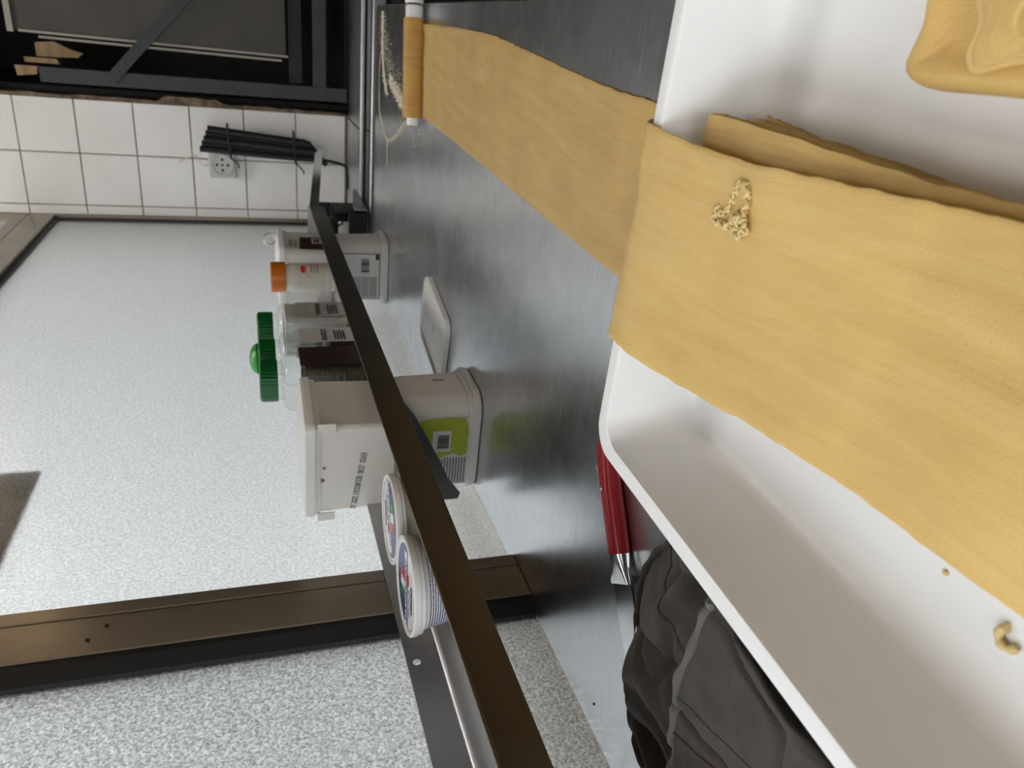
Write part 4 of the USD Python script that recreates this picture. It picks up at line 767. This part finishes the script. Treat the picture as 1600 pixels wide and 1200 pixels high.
def under(P, u, v):                                                 # u: away from the tray towards the window, v: towards the camera
    e = np.minimum(np.minimum(u / 0.16, (1 - u) / 0.28), v / 0.2); h = 0.036 * sm(e) ** 0.7
    q = P.copy()
    ridge = np.abs(np.sin((u * 3.1 + v * 2.3 + 0.35 * np.sin(v * 7)) * 3.0)) ** 0.7
    h = h * (0.72 + 0.46 * ridge) + 0.012 * (meshkit.fbm(P * np.array([30, 18, 1]) + 3, 4) - 0.5) * sm(e)
    h = h - 0.006 * sm(e) * np.exp(-((meshkit.noise(P * 26 + 50) - 0.5) / 0.045) ** 2)
    q[..., 2] = 0.9022 + h
    wob = 0.018 * (meshkit.fbm(P * 13 + 8, 3) - 0.5)
    q[..., 1] += 0.03 * np.exp(-((u - 0.5) / 0.28) ** 2) * (1 - v) ** 3
    q[..., 0] += wob; q[..., 1] += 0.012 * (meshkit.fbm(P * 14 + 15, 3) - 0.5)
    return q
g1, P1 = cloth([(0.325, 0.388, 0.9), (0.105, 0.418, 0.9), (0.02, 0.2, 0.9), (0.312, 0.05, 0.9)], under)
tw.part('lower_fold', g1, 'linen', True)
def upper(P, u, v):
    q = P.copy(); e = sm(np.minimum(np.minimum(u / 0.3, 1), np.minimum(v / 0.25, 1)))
    h = 0.956 - 0.006 * u ** 2 + 0.004 * np.sin(u * 5 + v * 3) - 0.03 * v ** 2 * u + 0.007 * (meshkit.fbm(P * np.array([16, 34, 1]) + 21, 4) - 0.5)
    h = h - 0.004 * np.exp(-((meshkit.noise(P * np.array([30, 22, 1]) + 90) - 0.5) / 0.06) ** 2)
    q[..., 2] = h; q[..., 0] += 0.01 * (meshkit.fbm(P * 16 + 31, 3) - 0.5); q[..., 1] += 0.006 * (meshkit.fbm(P * 30 + 40, 2) - 0.5)
    return q
g2, P2 = cloth([(0.328, 0.286, 0.95), (0.13, 0.293, 0.95), (0.25, 0.1, 0.95), (0.317, 0.13, 0.95)], upper)
tw.part('upper_fold', g2, 'linen', True)
hem = np.array([P2[k, 0] for k in range(90)]); hem[:, 2] += 0.0006
tw.part('hem', tube(hem, 0.0029 * (1 + 0.22 * np.sin(np.linspace(0, 46, 90))), 8), 'hem', 60, label='paler rolled hem')
hem1 = np.vstack([P1[k, 0] for k in range(0, 90)]); tw.part('hem', tube(hem1 + [0, 0, 0.002], 0.003 * (1 + 0.2 * np.sin(np.linspace(0, 60, 90))), 8), 'linen', 60)
def stripe(P, i, m, a=0, b=None): p = P[i, a:b] if i is not None else None; return tube(p + [0, 0, 0.0009], 0.0006, 5)
tw.part('red_stripe', [tube(P2[47, 1:80] + [0, 0, 0.0007], 0.0009, 5), tube(P1[22, :70] + [0, 0, 0.0008], 0.0009, 5)], 'stripe_red', 60)
tw.part('green_stripe', [tube(P2[33, 1:80] + [0, 0, 0.0006], 0.0008, 5), tube(P1[:, 20] + [0, 0, 0.0005], 0.0005, 5)], 'stripe_green', 60)
def lump(P, u, v):
    q = P.copy(); e = sm(np.minimum(np.minimum(u, 1 - u) / 0.35, np.minimum(v, 1 - v) / 0.35)); q[..., 2] = 0.948 + 0.022 * e + 0.004 * (meshkit.fbm(P * 30 + 61, 3) - 0.5); q[..., :2] += 0.008 * (meshkit.fbm(P * 26 + 71, 2)[..., None] - 0.5); return q
g3, P3 = cloth([(0.323, 0.202, 0.95), (0.268, 0.216, 0.95), (0.24, 0.12, 0.95), (0.312, 0.11, 0.95)], lump, 40, 40)
tw.part('corner_fold', g3, 'linen', True)

# ------------------------------------------------------------------ ceiling lamp whose glow shows in the glass
lp = Thing('ceiling_lamp', 'warm tube lamp hanging below the ceiling beyond the tiled wall', 'lamp', (2.2, 3.95, 2.45))
lp.part('housing', box(-0.65, 0.65, -0.06, 0.06, 0.03, 0.08, 0.004), 'white'); lp.part('tube_light', box(-0.62, 0.62, -0.02, 0.02, -0.01, 0.028, 0.004), 'lamp', False)
for x in (-0.5, 0.5): lp.part('rod', box(x - 0.006, x + 0.006, -0.006, 0.006, 0.08, 0.3), 'steel', False)
lq = Thing('ceiling_lamp', 'warm tube lamp hanging below the ceiling behind the camera', 'lamp', (2.3, -0.6, 2.45))
lq.part('housing', box(-0.06, 0.06, -0.65, 0.65, 0.03, 0.08, 0.004), 'white'); lq.part('tube_light', box(-0.02, 0.02, -0.62, 0.62, -0.01, 0.028, 0.004), 'lamp', False)
for y in (-0.5, 0.5): lq.part('rod', box(-0.006, 0.006, y - 0.006, y + 0.006, 0.08, 0.3), 'steel', False)

for k, ((x, y), where) in enumerate((((0.42, -0.55), 'behind the camera'), ((0.35, 1.75), 'over the far end of the worktop'))):
    glow = mat(f'panel_light_{k}', {'e': ('emission', {'color': (1.0, 0.97, 0.92), 'strength': PANEL_STRENGTH[k]})}, (), 'e.emission')
    cp = Thing('ceiling_panel', f'square white ceiling light panel {where}', 'lamp', (x, y, 2.75))
    cp.part('frame', [box(-0.31, 0.31, -0.31, -0.295, -0.03, 0), box(-0.31, 0.31, 0.295, 0.31, -0.03, 0), box(-0.31, -0.295, -0.295, 0.295, -0.03, 0), box(0.295, 0.31, -0.295, 0.295, -0.03, 0)], 'white', False)
    cp.part('diffuser', box(-0.294, 0.294, -0.294, 0.294, -0.022, -0.004), glow, False)
